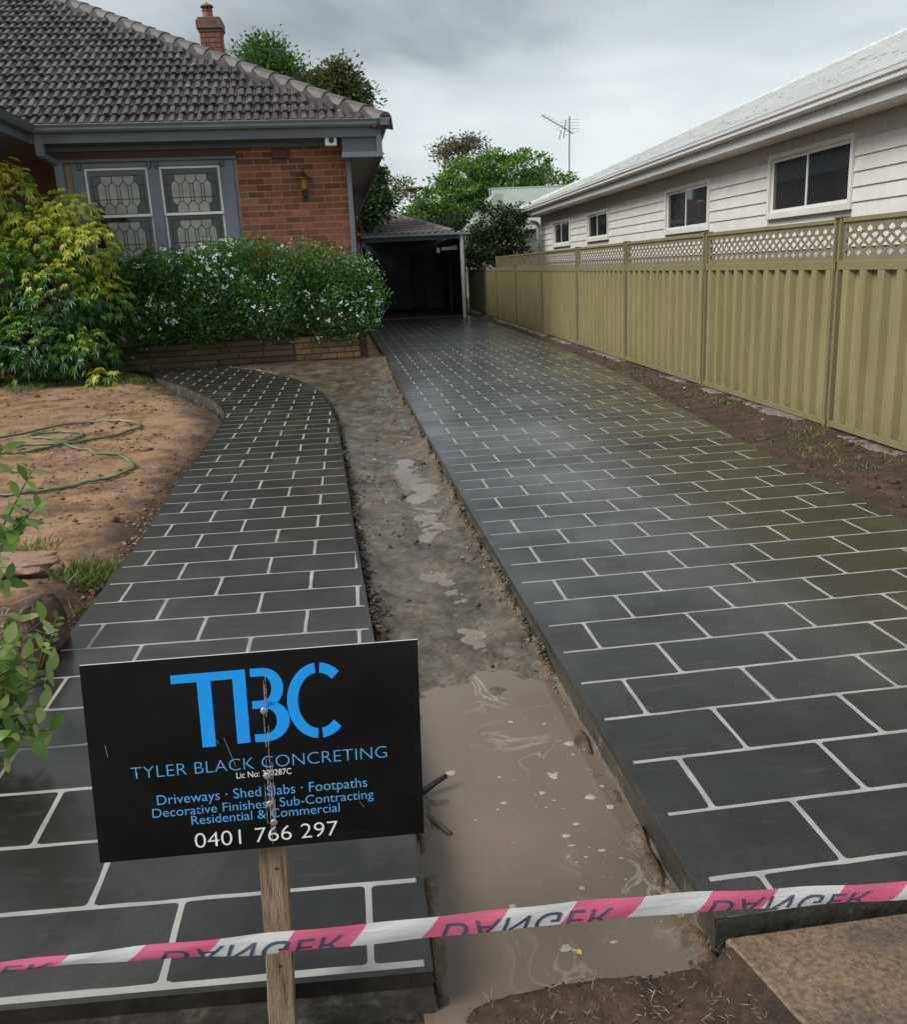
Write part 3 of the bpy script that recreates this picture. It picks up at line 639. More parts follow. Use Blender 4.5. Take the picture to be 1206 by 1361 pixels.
for r in range(25):
    v = EV - .035 + r * dv
    u = .53 - (v - EV) - .27 - (0.123 if r % 2 else 0)
    u = math.floor((u) / .246) * .246 + (0.123 if r % 2 else 0)
    hipu = .55 - (v + .3 - EV)
    while u + .25 > hipu: u -= .246
    umin = -4.75 - .36 * (v + .5)
    while u > umin:
        P = RP(u, v) + nrm_ * .004
        rot = TR_ @ Matrix.Rotation(random.gauss(0, .012), 3, 'Z') @ Matrix.Rotation(random.gauss(0, .012), 3, 'X')
        P = P + nrm_ * random.uniform(0, .006) + HU * random.uniform(-.003, .003)
        if cnt < 300:
            o = bpy.data.objects.new('tile', tile_me); COL.objects.link(o); o.parent = roof; o.matrix_parent_inverse = PINV(roof)
            o.location = P; o.rotation_euler = rot.to_euler(); cnt += 1
        else:
            bb = len(restV); restV += [tuple(P + rot @ Vector(p)) for p in tg.v]; restF += [tuple(i + bb for i in f) for f in tg.f]
        u -= .246
if restF:
    q = MB(); q.add(restV, restF); tag(q.build('tile', M_TILE, roof), kind='stuff')
# hip caps bedded in dark mortar
hd = (-HU + HV + Vector((0, 0, KR))).normalized(); side = hd.cross(Vector((0, 0, 1))).normalized(); hup = side.cross(hd).normalized()
hs = RP(.55, EV)
b = MB(); b.prism([(-.20, -.11), (-.10, .05), (.10, .05), (.20, -.11)], 0.0, 11.5, lambda p, q, t: hs + hd * t + side * p + hup * q); b.build('hip_bedding', M_TILEDK, roof)
capg = MB(); cprof = [(-.135, -.035), (-.10, .04), (-.045, .078), (.045, .078), (.10, .04), (.135, -.035)]
def capT(p, q, t): return Vector((p * (1.0 + .10 * (1 - t / .42)), t, q + .022 * (1 - t / .42)))
capg.prism(cprof, 0, .42, capT)
cap_me = capg.mesh('ridge_tile', M_CAP)
CR = Matrix((side, hd, hup)).transposed()
for k in range(28):
    o = bpy.data.objects.new('ridge_tile', cap_me); COL.objects.link(o); o.parent = roof; o.matrix_parent_inverse = PINV(roof)
    o.location = hs + hd * (.02 + k * .365) + hup * .0; o.rotation_euler = (CR @ Matrix.Rotation(random.gauss(0, .02), 3, 'Y') @ Matrix.Rotation(random.gauss(0, .012), 3, 'Z')).to_euler()
# chimney
CX, CY = -2.344, 18.5
M_CHIM = mat('chimney_brick', (.19, .085, .065), .85, var=.4, vscale=12, bump=.7, bscale=22)
b = MB(); b.box(CX - .185, CX + .185, CY - .185, CY + .185, 3.8, 5.56)
chim = b.build('chimney', mat('chimney_joint', (.10, .07, .055), .9), house)
def ring_bricks(zc, hw, hgt, par, m, odd):
    cuts = [-hw, -.03, hw] if odd else [-hw, -hw + .10, .08, hw]
    for sd_ in range(2):
        for x0, x1 in zip(cuts[:-1], cuts[1:]):
            q = MB(); x0 += .005; x1 -= .005
            if sd_ == 0: q.box(CX + x0, CX + x1, CY - hw - .010, CY - hw + .05, zc, zc + hgt)
            else: q.box(CX + hw - .05, CX + hw + .010, CY + x0, CY + x1, zc, zc + hgt)
            q.build('brick', m, par)
z = 4.70; kk_ = 0
while z < 5.47: ring_bricks(z, .185, .074, chim, M_CHIM, kk_ % 2); z += .0862; kk_ += 1
b = MB(); b.box(CX - .205, CX + .205, CY - .205, CY + .205, 5.475, 5.53); b.box(CX - .232, CX + .232, CY - .232, CY + .232, 5.53, 5.68); b.box(CX - .205, CX + .205, CY - .205, CY + .205, 5.68, 5.725)
b.build('chimney_cap', mat('chimney_crown', (.145, .085, .07), .85, var=.45, vscale=10, bump=.7, bscale=24), chim, bevel=.01)
b = MB(); cpx = CX - .03; b.lathe([(.105, 5.725), (.088, 5.85), (.10, 5.856), (.10, 5.87), (.045, 5.875)], (cpx, CY, 0), 14)
for k in range(7): a = k * 2 * math.pi / 7; b.box(cpx + .075 * math.cos(a) - .013, cpx + .075 * math.cos(a) + .013, CY + .075 * math.sin(a) - .013, CY + .075 * math.sin(a) + .013, 5.86, 5.925)
b.lathe([(.12, 5.925), (.12, 5.942), (.09, 5.965), (.02, 5.98), (.014, 6.01)], (cpx, CY, 0), 14); b.build('chimney_pot', mat('terracotta_pot', (.20, .10, .085), .8, var=.3, vscale=10), chim)
# wall fittings
M_BRASS = mat('aged_brass', (.16, .085, .03), .4, metal=.7); M_BRONZE = mat('dark_bronze', (.05, .033, .022), .5, metal=.4)
c = HP(-.635, -.13, 0)
b = MB(); b.box(-.67, -.60, -.03, -.008, 2.15, 2.32, HP)
b.tube([HP(-.635, -.03, 2.22), HP(-.635, -.08, 2.19), HP(-.635, -.13, 2.22), HP(-.635, -.13, 2.29)], .012, 8)
lan = b.build('wall_lantern', M_BRONZE, house, bevel=.004)
b = MB(); b.lathe([(.03, 2.28), (.04, 2.30), (.028, 2.31)], c, 12); b.lathe([(.115, 2.435), (.118, 2.445), (.06, 2.475), (.035, 2.50), (.03, 2.52), (.012, 2.53), (.018, 2.55), (.006, 2.575)], c, 14); b.build('lantern_hat', M_BRASS, lan, True)
b = MB(); b.lathe([(.034, 2.31), (.052, 2.40), (.055, 2.435)], c, 6); b.build('lantern_glass', mat('amber_glass', (.40, .25, .04), .1, coat=.5), lan)
b = MB()
for k in range(6): a = k * math.pi / 3; b.bar((c.x + .035 * math.cos(a), c.y + .035 * math.sin(a), 2.31), (c.x + .057 * math.cos(a), c.y + .057 * math.sin(a), 2.436), .008, .008)
b.build('lantern_bar', M_BRASS, lan)
b = MB(); b.box(-1.045, -.815, -.04, -.008, 2.725, 2.848, HP); ven = b.build('wall_vent', mat('maroon_vent', (.085, .011, .011), .5), house, bevel=.004)
for k in range(3): q = MB(); q.box(-1.02, -.84, -.046, -.038, 2.745 + k * .034, 2.760 + k * .034, HP); q.build('vent_slat', mat('maroon_vent2', (.12, .04, .038), .5), ven)
b = MB(); b.box(-.30, -.14, -.40, -.28, 2.83, 2.955, HP); sen = b.build('alarm_siren', M_WHITE, house, bevel=.01)
b = MB(); b.tube([HP(-.21, -.395, 2.895), HP(-.21, -.408, 2.895)], .036, 16); b.build('siren_grille', mat('black_plastic', (.012, .012, .013), .4), sen)

# ------------------------------------------------------------------ neighbour's white weatherboard house
nb = empty('weatherboard_house', (5, 14, 0), 'long white weatherboard house with white gutter and four sliding windows', 'house')
WX, WE = 5.0, 25.0
M_WB = mat('white_weatherboard', (.60, .59, .57), .55, var=.12, vscale=3.5, bump=.15, bscale=20)
b = MB(); b.box(WX + .02, WX + .2, 2, WE, -.3, 2.4); b.box(WX + .2, WX + 7, WE - .2, WE, -.3, 2.4); wbw = b.build('wall', mat('grey_lining', (.42, .41, .40), .7), nb)  # wall core lined in an even mid grey
def board(y0, y1, z0, z1):
    q = MB(); q.prism([(WX + .02, z0), (WX - .012, z0), (WX + .008, z1), (WX + .02, z1)], y0, y1, lambda p, r, t: (p, t, r)); q.build('weatherboard', M_WB, wbw)
wins = [(21.39, 23.26, 1.575, 2.14), (18.08, 19.81, 1.60, 2.13), (12.82, 14.70, 1.55, 2.18), (9.03, 10.95, 1.585, 2.25)]
z = 1.45 - 8 * .1435
zs = [1.45 + k * .1435 for k in range(-2, 5)]
edges = [2.0] + [e_ for wn in sorted(wins) for e_ in (wn[0], wn[1])] + [WE]
for k, z0 in enumerate(zs):
    z1 = z0 + .150
    if k < 2: board(2.0, WE, z0, z1); continue
    for i in range(0, len(edges), 2): board(edges[i] + (0 if i == 0 else .0), edges[i + 1], z0, z1)
b = MB(); b.box(WX - .004, WX + .02, 2, WE, 2.455, 2.62); b.build('frieze_board', M_WB, nb)
M_ALU = mat('white_aluminium', (.64, .64, .63), .35); M_DKGLASS = mat('dark_sliding_glass', (.022, .024, .027), .04, spec=1.0, var=.3, vscale=1.2)
for (y0, y1, z0, z1) in wins:
    t_ = .055; q = MB(); q.box(WX - .035, WX + .03, y0, y0 + t_, z0 - .06, z1); q.box(WX - .035, WX + .03, y1 - t_, y1, z0 - .06, z1); q.box(WX - .035, WX + .03, y0 + t_, y1 - t_, z1 - t_, z1); q.box(WX - .04, WX + .03, y0 + t_, y1 - t_, z0 - .06, z0 + .01)
    wn = q.build('window', M_WB, nb, bevel=.003)
    for (a, c_, xx) in ((y0 + t_, (y0 + y1) / 2 + .03, -.012), ((y0 + y1) / 2 - .03, y1 - t_, .006)):
        t2 = .035; q = MB(); lo, hi = z0 + .01, z1 - t_
        q.box(WX + xx, WX + xx + .016, a, a + t2, lo, hi); q.box(WX + xx, WX + xx + .016, c_ - t2, c_, lo, hi); q.box(WX + xx, WX + xx + .016, a + t2, c_ - t2, hi - t2, hi); q.box(WX + xx, WX + xx + .016, a + t2, c_ - t2, lo, lo + t2)
        q.build('sash_frame', M_ALU, wn)
        q = MB(); q.box(WX + xx + .006, WX + xx + .010, a + t2, c_ - t2, lo + t2, hi - t2); q.build('window_pane', M_DKGLASS, wn)
GXr = 4.5
M_GUT = mat('white_gutter', (.56, .57, .57), .35, var=.06, vscale=2)
b = MB(); b.prism([(GXr + .11, 2.575), (GXr + .11, 2.47), (GXr + .03, 2.465), (GXr + .005, 2.485), (GXr + .005, 2.515), (GXr - .015, 2.535), (GXr - .015, 2.565), (GXr - .02, 2.578), (GXr, 2.578), (GXr + .02, 2.53)], 2, 25.42, lambda p, q, t: (p, t, q))
b.build('gutter', M_GUT, nb)
b = MB(); b.box(GXr + .11, GXr + .135, 2, 25.4, 2.36, 2.57); b.box(GXr + .135, 12, 25.36, 25.4, 2.36, 2.57); b.build('fascia', M_GUT, nb)
b = MB(); b.box(GXr + .135, WX - .005, 2, 25.36, 2.37, 2.385); b.box(WX - .005, 12, WE + .001, 25.36, 2.37, 2.385); b.build('soffit', mat('white_soffit', (.62, .62, .60), .7), nb)
# roof: eave to hip, lichen-flecked white sheeting
KN = .40
M_WR = mat('flecked_white_roof', (.44, .46, .46), .5, var=.18, vscale=3, bump=.3, bscale=40, col2=(.24, .225, .20), c2scale=9, c2lo=.58, c2hi=.66, stretch=(1, .35, 1))
b = MB(); e0 = Vector((GXr + .0, 25.42, 2.585)); T7 = 7.5
ez = lambda t: 2.585 + KN * t
# corrugated front slope: fine ribs running up the slope
ny2 = 0; b.add([(e0.x, 1, 2.585), (e0.x, 25.42, 2.585), (e0.x + T7, 25.42 - T7, ez(T7)), (e0.x + T7, 1, ez(T7))], [(0, 1, 2, 3)])
b.add([(e0.x, 25.42, 2.585), (e0.x + T7, 25.42 - T7, ez(T7)), (e0.x + 2 * T7, 25.42, 2.585)], [(0, 1, 2)])
nroof = b.build('roof', M_WR, nb)
hdn = Vector((1, -1, KN)).normalized(); sdn = hdn.cross(Vector((0, 0, 1))).normalized(); upn = sdn.cross(hdn)
for k in range(26):
    b = MB(); b.prism([(-.10, -.03), (-.05, .03), (.05, .03), (.10, -.03)], k * .42, k * .42 + .45, lambda p, q, t: e0 + hdn * t + sdn * p + upn * (q + .012 * (1 - (t - k * .42) / .45))); b.build('hip_cap', mat('white_hip_cap', (.52, .54, .53), .55, var=.2, vscale=6), nroof)
# roof tile courses (steps across the slope)
for k in range(1, 20):
    t0 = k * .33
    b = MB(); b.prism([(t0, ez(t0) + .022), (t0 - .005, ez(t0) - .004), (t0 + .33, ez(t0 + .33) - .004), (t0 + .33, ez(t0 + .33) + .006)], 2, 25.42 - t0 - .2, lambda p, q, t: (e0.x + p, t, q)); b.build('roof_course', M_WR, nroof)
b = MB(); dpx = GXr + .06
b.tube([(dpx, 25.2, 2.47), (dpx, 25.2, 2.36), (dpx + .03, 25.2, 2.27), (dpx + .10, 25.18, 2.23), (WX - .14, 25.12, 2.22), (WX - .06, 25.06, 2.18), (WX - .04, 25.04, 2.1), (WX - .04, 25.04, -.2)], .055, 12)
b.build('downpipe', M_GUT, nb, True)

# ------------------------------------------------------------------ boundary fence
FX = 3.05
fence = empty('fence', (FX, 12, 0), 'olive steel panel fence with diamond lattice top along the driveway', 'fence')
M_OL = mat('olive_steel', (.25, .222, .105), .5, var=.10, vscale=3, stretch=(1, 1, .35), objrand=.07, col2=(.20, .172, .078), c2scale=5, c2lo=.5, c2hi=.75)
def splash(m, z0, z1, col, amt):
    t = m.node_tree; p = next(n for n in t.nodes if n.type == 'BSDF_PRINCIPLED'); src = p.inputs['Base Color'].links[0].from_socket
    pos = N('ShaderNodeNewGeometry', t).outputs['Position']; sp = N('ShaderNodeSeparateXYZ', t); t.links.new(pos, sp.inputs[0])
    n = N('ShaderNodeTexNoise', t); n.inputs['Scale'].default_value = 22; n.inputs['Detail'].default_value = 8; n.inputs['Roughness'].default_value = .75; t.links.new(pos, n.inputs['Vector'])
    h = N('ShaderNodeMapRange', t); t.links.new(sp.outputs[2], h.inputs[0]); h.inputs[1].default_value = z0; h.inputs[2].default_value = z1; h.inputs[3].default_value = .62; h.inputs[4].default_value = .30
    f = N('ShaderNodeMapRange', t); t.links.new(M2('ADD', n.outputs[0], h.outputs[0], t), f.inputs[0]); f.inputs[1].default_value = 1.0; f.inputs[2].default_value = 1.2; f.inputs[3].default_value = 0; f.inputs[4].default_value = amt
    x = N('ShaderNodeMix', t, data_type='RGBA'); t.links.new(f.outputs[0], x.inputs[0]); t.links.new(src, x.inputs[6]); x.inputs[7].default_value = (*col, 1); t.links.new(x.outputs[2], p.inputs['Base Color'])
splash(M_OL, 0, .5, (.14, .11, .07), .4)
M_OLP = mat('olive_post', (.20, .18, .095), .5, var=.12, vscale=5)
M_OLL = mat('olive_lattice', (.185, .165, .105), .55, var=.1, vscale=5)
SP = 2.37; PY = [5.62 - SP] + [5.62, 7.86, 10.28, 12.63, 15.1, 17.6, 20.1, 22.6, 25.2]
ZT = 1.335; ZM = 1.055
for i, y in enumerate(PY):
    b = MB(); b.prism([(-.028, -.04), (-.028, -.022), (-.006, -.022), (-.006, .022), (-.028, .022), (-.028, .04), (.028, .04), (.028, .022), (.006, .022), (.006, -.022), (.028, -.022), (.028, -.04)], -.1, ZT if i < 8 else 1.08, lambda p, q, t: (FX + p, y + q, t))
    b.build('post', M_OLP, fence)
    b = MB(); b.box(FX - .034, FX + .034, y - .046, y + .046, (ZT if i < 8 else 1.08), (ZT if i < 8 else 1.08) + .008); b.build('post_cap', M_OLP, fence)
for i in range(len(PY) - 1):
    y0, y1 = PY[i] + .012, PY[i + 1] - .012; wd = y1 - y0
    npit = 12; pw_ = wd / npit; pts = []
    for k in range(npit):
        for fx_, d_ in ((0, .022), (.20, .022), (.26, -.022), (.60, -.022), (.66, .022)): pts.append((y0 + (k + fx_) * pw_, d_))
    pts.append((y1, .022)); n = len(pts)
    q = MB(); q.add([(FX + d_, y, .045) for y, d_ in pts] + [(FX + d_, y, ZM) for y, d_ in pts], [(k, k + 1, n + k + 1, n + k) for k in range(n - 1)])
    o = q.build('panel', M_OL, fence); sm = o.modifiers.new('solid', 'SOLIDIFY'); sm.thickness = .0012
    # rails
    for (z0, z1) in ((.02, .062), (ZM - .035, ZM + .02)):
        q = MB(); q.box(FX - .024, FX - .019, y0, y1, z0, z1); q.box(FX + .019, FX + .024, y0, y1, z0, z1); q.box(FX - .019, FX + .019, y0, y1, z0 if z0 < .5 else z1 - .006, z0 + .006 if z0 < .5 else z1); q.build('rail', M_OLP, fence, bevel=.002)
    if i < 7:
        q = MB(); q.box(FX - .016, FX + .016, y0, y1, ZT - .028, ZT - .004); q.build('rail', M_OLP, fence)
        q = MB(); lz0, lz1 = ZM + .02, ZT - .028; rows = 3; pz = (lz1 - lz0 - .03) / rows; nc = 20; pxx = (wd - .06) / nc; hx, hz_ = pxx * .33, pz * .36
        for r in range(rows):
            for k in range(nc):
                cy0, cz0 = y0 + .03 + (k + .5) * pxx, lz0 + .015 + (r + .5) * pz
                for sy in (-1, 1):
                    for sz in (-1, 1):
                        hexa = [(hx, 0), (pxx / 2, 0), (pxx / 2, pz / 2 - hz_), (pxx / 2 - hx, pz / 2), (0, pz / 2), (0, hz_)]
                        edge_z = (r == 0 and sz < 0) or (r == rows - 1 and sz > 0)
                        edge_y = (k == 0 and sy < 0) or (k == nc - 1 and sy > 0)
                        if edge_z or edge_y: hexa = [(hx, 0), (pxx / 2, 0), (pxx / 2, pz / 2), (0, pz / 2), (0, hz_)]
                        vs = [(FX, cy0 + sy * a, cz0 + sz * c_) for a, c_ in hexa]
                        if sy * sz < 0: vs = vs[::-1]
                        q.add(vs, [tuple(range(len(vs)))])
        q.add([(FX, y0, lz0), (FX, y1, lz0), (FX, y1, lz0 + .015), (FX, y0, lz0 + .015), (FX, y0, lz1 - .015), (FX, y1, lz1 - .015), (FX, y1, lz1), (FX, y0, lz1)], [(0, 1, 2, 3), (4, 5, 6, 7)])
        q.add([(FX, y0, lz0 + .015), (FX, y0 + .03, lz0 + .015), (FX, y0 + .03, lz1 - .015), (FX, y0, lz1 - .015), (FX, y1 - .03, lz0 + .015), (FX, y1, lz0 + .015), (FX, y1, lz1 - .015), (FX, y1 - .03, lz1 - .015)], [(0, 1, 2, 3), (4, 5, 6, 7)])
        o = q.build('lattice', M_OLL, fence); sm = o.modifiers.new('solid', 'SOLIDIFY'); sm.thickness = .004; sm.offset = 0
# broken concrete plinth under the fence
M_PL = mat('rough_concrete', (.20, .165, .135), .85, var=.45, vscale=7, bump=.9, bscale=30, bdist=.015, col2=(.075, .05, .035), c2scale=5, c2lo=.5, c2hi=.62)
q = MB(); pts = []
yy = np.arange(3.3, 22.5, .12)
for i, y in enumerate(yy):
    j1, j2, j3 = fbm(np.array([y * 3.]), np.array([1.]), 5)[0], fbm(np.array([y * 3.]), np.array([9.]), 6)[0], fbm(np.array([y * 1.3]), np.array([4.]), 7)[0]
    xo = FX - .10 + .06 * j1; top = .005 + .05 * j3
    pts += [(xo - .03, y, -.12), (xo - .01 + .02 * j2, y, top - .025), (xo + .02, y, top), (FX + .12, y, top + .004), (FX + .12, y, -.12)]
q.add(pts, [(5 * i + j, 5 * i + j + 1, 5 * i + j + 6, 5 * i + j + 5) for i in range(len(yy) - 1) for j in range(4)])
q.build('plinth', M_PL, fence)

# ------------------------------------------------------------------ carport at the end of the driveway
cpt = empty('carport', (1.4, 22, 0), 'dark open carport with flat metal roof at the end of the driveway', 'carport')
CY0 = 21.6; ZC = 1.88
M_DKB = mat('navy_steel', (.03, .04, .055), .5); M_CPW = mat('dark_navy_wall', (.12, .145, .18), .7, var=.3, vscale=3)
b = MB(); b.box(.16, 2.52, CY0 - .03, CY0 + .03, ZC - .09, ZC); b.build('beam', M_DKB, cpt)
b = MB(); b.prism([(CY0 - .10, ZC + .06), (CY0 - .10, ZC + .005), (CY0 - .03, ZC + .005), (CY0 - .03, ZC + .06)], .14, 2.56, lambda p, q, t: (t, p, q)); b.build('gutter', mat('grey_gutter', (.17, .19, .21), .4), cpt)
q = MB(); n = 64; pr = []
for k in range(n + 1): pr.append((.14 + 2.44 * k / n, .014 * math.sin(k * math.pi / 2)))
q.add([(x, CY0 - .06, ZC + .075 + z) for x, z in pr] + [(x, CY0 + 6.2, ZC + .16 + z) for x, z in pr], [(k, k + 1, n + 2 + k, n + 1 + k) for k in range(n)])
o = q.build('roof_sheet', mat('corrugated_zinc', (.42, .45, .46), .4, metal=.3), cpt); sm = o.modifiers.new('s', 'SOLIDIFY'); sm.thickness = .002
b = MB(); b.box(2.425, 2.50, CY0 - .04, CY0 + .04, -.05, ZC - .002); b.build('post', mat('cream_post', (.46, .45, .42), .6, var=.1, vscale=6), cpt, bevel=.004)
b = MB(); b.box(2.43, 2.50, CY0 + 3, CY0 + 3.08, -.05, ZC + .05); b.build('post', M_DKB, cpt)
b = MB(); b.box(2.52, 2.56, CY0 + .2, CY0 + 6, -.05, ZC + .02); b.build('side_wall', mat('dark_green_sheet', (.045, .085, .07), .7), cpt)
b = MB(); b.box(-.2, 1.55, CY0 + 6, CY0 + 6.1, -.05, ZC + .1); b.box(2.0, 2.7, CY0 + 6, CY0 + 6.1, -.05, ZC + .1); b.box(1.55, 2.0, CY0 + 6, CY0 + 6.1, 1.65, ZC + .1); bw = b.build('back_wall', M_CPW, cpt)
for k in range(12): q = MB(); q.box(-.1, 1.5, CY0 + 5.97, CY0 + 5.998, .05 + k * .145, .18 + k * .145); q.build('cladding_board', M_CPW, bw)
b = MB(); b.box(1.50, 2.05, CY0 + 6.11, CY0 + 6.15, -.04, 1.75); b.build('doorway_panel', mat('doorway_dark', (.008, .009, .012), .5), cpt)  # near-black panel put behind the doorway, standing in for its dark opening
b = MB(); b.box(.12, .16, CY0 + .1, CY0 + 6, -.05, ZC + .02); b.build('side_wall', M_CPW, cpt)
b = MB(); b.box(-.1, 2.55, 22.215, CY0 + 6, -.2, .012); b.build('floor', mat('brown_carport_floor', (.11, .075, .06), .6, var=.25, vscale=3), cpt)
b = MB(); b.box(2.05, 2.42, CY0 + .6, CY0 + .75, 1.56, 1.63); b.bar((2.05, CY0 + .68, 1.56), (2.42, CY0 + .68, 1.66), .12, .03); b.box(1.93, 2.0, CY0 + .6, CY0 + .7, 1.50, 1.62); fl = b.build('floodlight', M_WHITE, cpt)

# ------------------------------------------------------------------ tiled garage behind the carport
gar = empty('garage', (.9, 30, 0), 'brown tiled hip roof of a garage behind the carport', 'garage')
b = MB(); b.box(-3.2, 2.6, 29, 35, -.1, 2.2); b.build('wall', mat('garage_brick', (.14, .06, .04), .85), gar)
ga = [Vector((-3.6, 28.6, 2.2)), Vector((3.0, 28.6, 2.2)), Vector((.85, 31.6, 3.05)), Vector((-1.2, 31.6, 3.05)), Vector((3, 35, 2.2)), Vector((-3.6, 35, 2.2))]
M_GT = mat('brown_tile', (.115, .085, .08), .7, var=.4, vscale=10, bump=.6, bscale=30)
b = MB(); b.add(ga, [(0, 1, 2, 3), (1, 4, 2), (2, 4, 5, 3), (0, 3, 5)]); gr = b.build('roof', M_TILEDK, gar)
n = 10
for k in range(n):
    f0, f1 = k / n, (k + 1.15) / n; xl0 = -3.6 + 2.4 * f0; xr0 = 3.0 - 2.15 * f0
    q = MB(); y0, z0 = 28.58 + 3 * f0, 2.215 + .85 * f0; y1, z1 = 28.58 + 3 * f1, 2.215 + .85 * f1
    m = int((xr0 - .12 - (xl0 + .1)) / .11); vs = []
    for j in range(m + 1):
        x = xl0 + .1 + j * .11; dz = .03 if j % 2 else 0
        vs += [(x, y0, z0 - .01), (x, y0, z0 + .025 + dz), (x, y1, z1 + dz * .8)]
    q.add(vs, [(3 * j + i, 3 * j + i + 1, 3 * j + i + 4, 3 * j + i + 3) for j in range(m) for i in (0, 1)]); q.build('tile_course', M_GT, gr)
hh = (ga[2] - ga[1]); hl = hh.length; hh.normalize(); sdx = hh.cross(Vector((0, 0, 1))).normalized(); upx = sdx.cross(hh)
for k in range(9):
    q = MB(); q.prism([(-.12, -.02), (-.07, .06), (.07, .06), (.12, -.02)], k * hl / 9, (k + 1.08) * hl / 9, lambda p, r, t: ga[1] + hh * t + sdx * p + upx * (r + .03)); q.build('ridge_tile', M_CAP, gr)
q = MB(); q.bar(ga[2] + Vector((0, 0, .04)), ga[3] + Vector((0, 0, .04)), .18, .09); q.build('ridge_tile', M_CAP, gr)

# green-roofed cottage further back
cot = empty('cottage', (6.5, 36, 0), 'pale green metal roofed cottage behind the white house', 'house')
M_GR = mat('pale_green_roof', (.34, .39, .35), .55, var=.12, vscale=2); M_GW = mat('sage_wall', (.26, .29, .26), .7)
b = MB(); b.box(4.5, 12, 34.3, 40, -.1, 2.4); b.build('wall', M_GW, cot)
b = MB(); b.add([(5.15, 34, 2.35), (13, 34, 2.35), (13, 36.2, 3.98), (5.35, 36.2, 3.98)], [(0, 1, 2, 3)]); b.add([(5.35, 36.2, 3.98), (13, 36.2, 3.98), (13, 40, 2.4), (5.35, 40, 2.4)], [(0, 1, 2, 3)])
o = b.build('roof', M_GR, cot); sm = o.modifiers.new('s', 'SOLIDIFY'); sm.thickness = .03
for k in range(24):
    q = MB(); x = 5.25 + k * .32; q.bar((x, 34.0, 2.365), (x + .02, 36.18, 3.985), .03, .03); q.build('roof_seam', M_GR, o)
b = MB(); b.bar((5.3, 36.2, 4.0), (13, 36.2, 4.0), .16, .05); b.build('ridge_cap', mat('ridge_green', (.42, .46, .43), .5), cot)
b = MB(); b.add([(3.95, 33.6, 2.30), (5.1, 33.6, 3.62), (5.4, 33.6, 3.62), (5.4, 33.6, 2.30), (3.95, 36, 2.30), (5.1, 36, 3.62), (5.4, 36, 3.62), (5.4, 36, 2.30)], [(0, 1, 2, 3), (0, 4, 5, 1), (1, 5, 6, 2), (7, 6, 5, 4), (2, 6, 7, 3)]); b.build('gable', mat('pale_green_gable', (.40, .44, .40), .6), cot)
for k in range(5): q = MB(); q.box(5.5 + k * .17, 5.62 + k * .17, 33.9, 33.95, .6, 2.1); q.build('fence_slat', M_GW, cot)

# television antenna
ant = empty('tv_antenna', (9.25, 40, 4.0), 'thin grey television aerial on a tall mast above the white roof', 'antenna')
M_ST = mat('galvanised_steel', (.17, .18, .19), .45, metal=.6)
b = MB(); b.tube([(9.3, 40, 3.6), (9.36, 40, 7.05)], .027, 8); b.build('mast', M_ST, ant)
b = MB(); b.bar((9.5, 39.9, 6.35), (8.2, 40.1, 7.15), .035, .035); boom = b.build('boom', M_ST, ant)
for k in range(9):
    t = k / 8; c = Vector((9.45, 39.92, 6.38)).lerp(Vector((8.25, 40.1, 7.12)), t); L_ = .55 - .35 * t
    q = MB(); q.bar(c + Vector((L_ * .45, -L_ * .5, .05)), c - Vector((L_ * .45, -L_ * .5, .05)), .011, .011); q.build('dipole', M_ST, boom)
b = MB()
for k in range(4): b.bar((9.0, 40, 6.6 + k * .1), (9.75, 39.9, 6.55 + k * .12), .011, .011)
b.bar((9.1, 40, 6.2), (9.2, 40, 6.9), .03, .03); b.bar((8.9, 40, 6.15), (9.0, 40, 6.5), .03, .03); b.build('reflector', M_ST, ant)

# ------------------------------------------------------------------ brick planter in front of the house
pl = empty('planter', HP(-1.5, -.4, 0), 'low planter wall of buff brick and brown stone under the windows', 'planter')
M_BUFF = mat('buff_brick', (.27, .185, .10), .8, var=.35, vscale=14, bump=.6, bscale=50, objrand=.25)
M_BSTONE = mat('brown_planter_stone', (.10, .068, .045), .8, var=.4, vscale=8, bump=.7, bscale=30, objrand=.3)
VF = -.58
b = MB(); b.box(-5.2, -.035, VF + .012, VF + .10, -.15, .315, HP); b.box(-5.2, -.035, VF + .10, .0, -.15, .25, HP); pb = b.build('core', mat('planter_joint', (.09, .065, .045), .9), pl)
for r in range(4):
    w0 = -.01 + r * .0815; x = -.94 + (0 if r % 2 else -.0)
    seg = [(-.94, -.72), (-.71, -.49), (-.48, -.26), (-.25, -.035)] if r % 2 else [(-.94, -.83), (-.82, -.60), (-.59, -.37), (-.36, -.14), (-.13, -.035)]
    for a, c_ in seg:
        q = MB(); q.box(a, c_, VF - random.uniform(0, .006), VF + .05, w0, w0 + .07, HP); q.build('brick', M_BUFF, pl, bevel=.003)
    u = -.955
    while u > -5.0:
        L_ = random.uniform(.32, .62); q = MB(); q.box(max(u - L_, -5.2), u - .012, VF + .0 - random.uniform(0, .02), VF + .06, w0, w0 + .072, HP); q.build('stone', M_BSTONE, pl, bevel=.006); u -= L_
b = MB(); b.box(-.033, .075, VF - .02, VF + .14, -.1, .33, HP); b.build('end_pier', mat('dark_pier_brick', (.07, .035, .028), .85, var=.4, vscale=14, bump=.6, bscale=40), pl, bevel=.006)

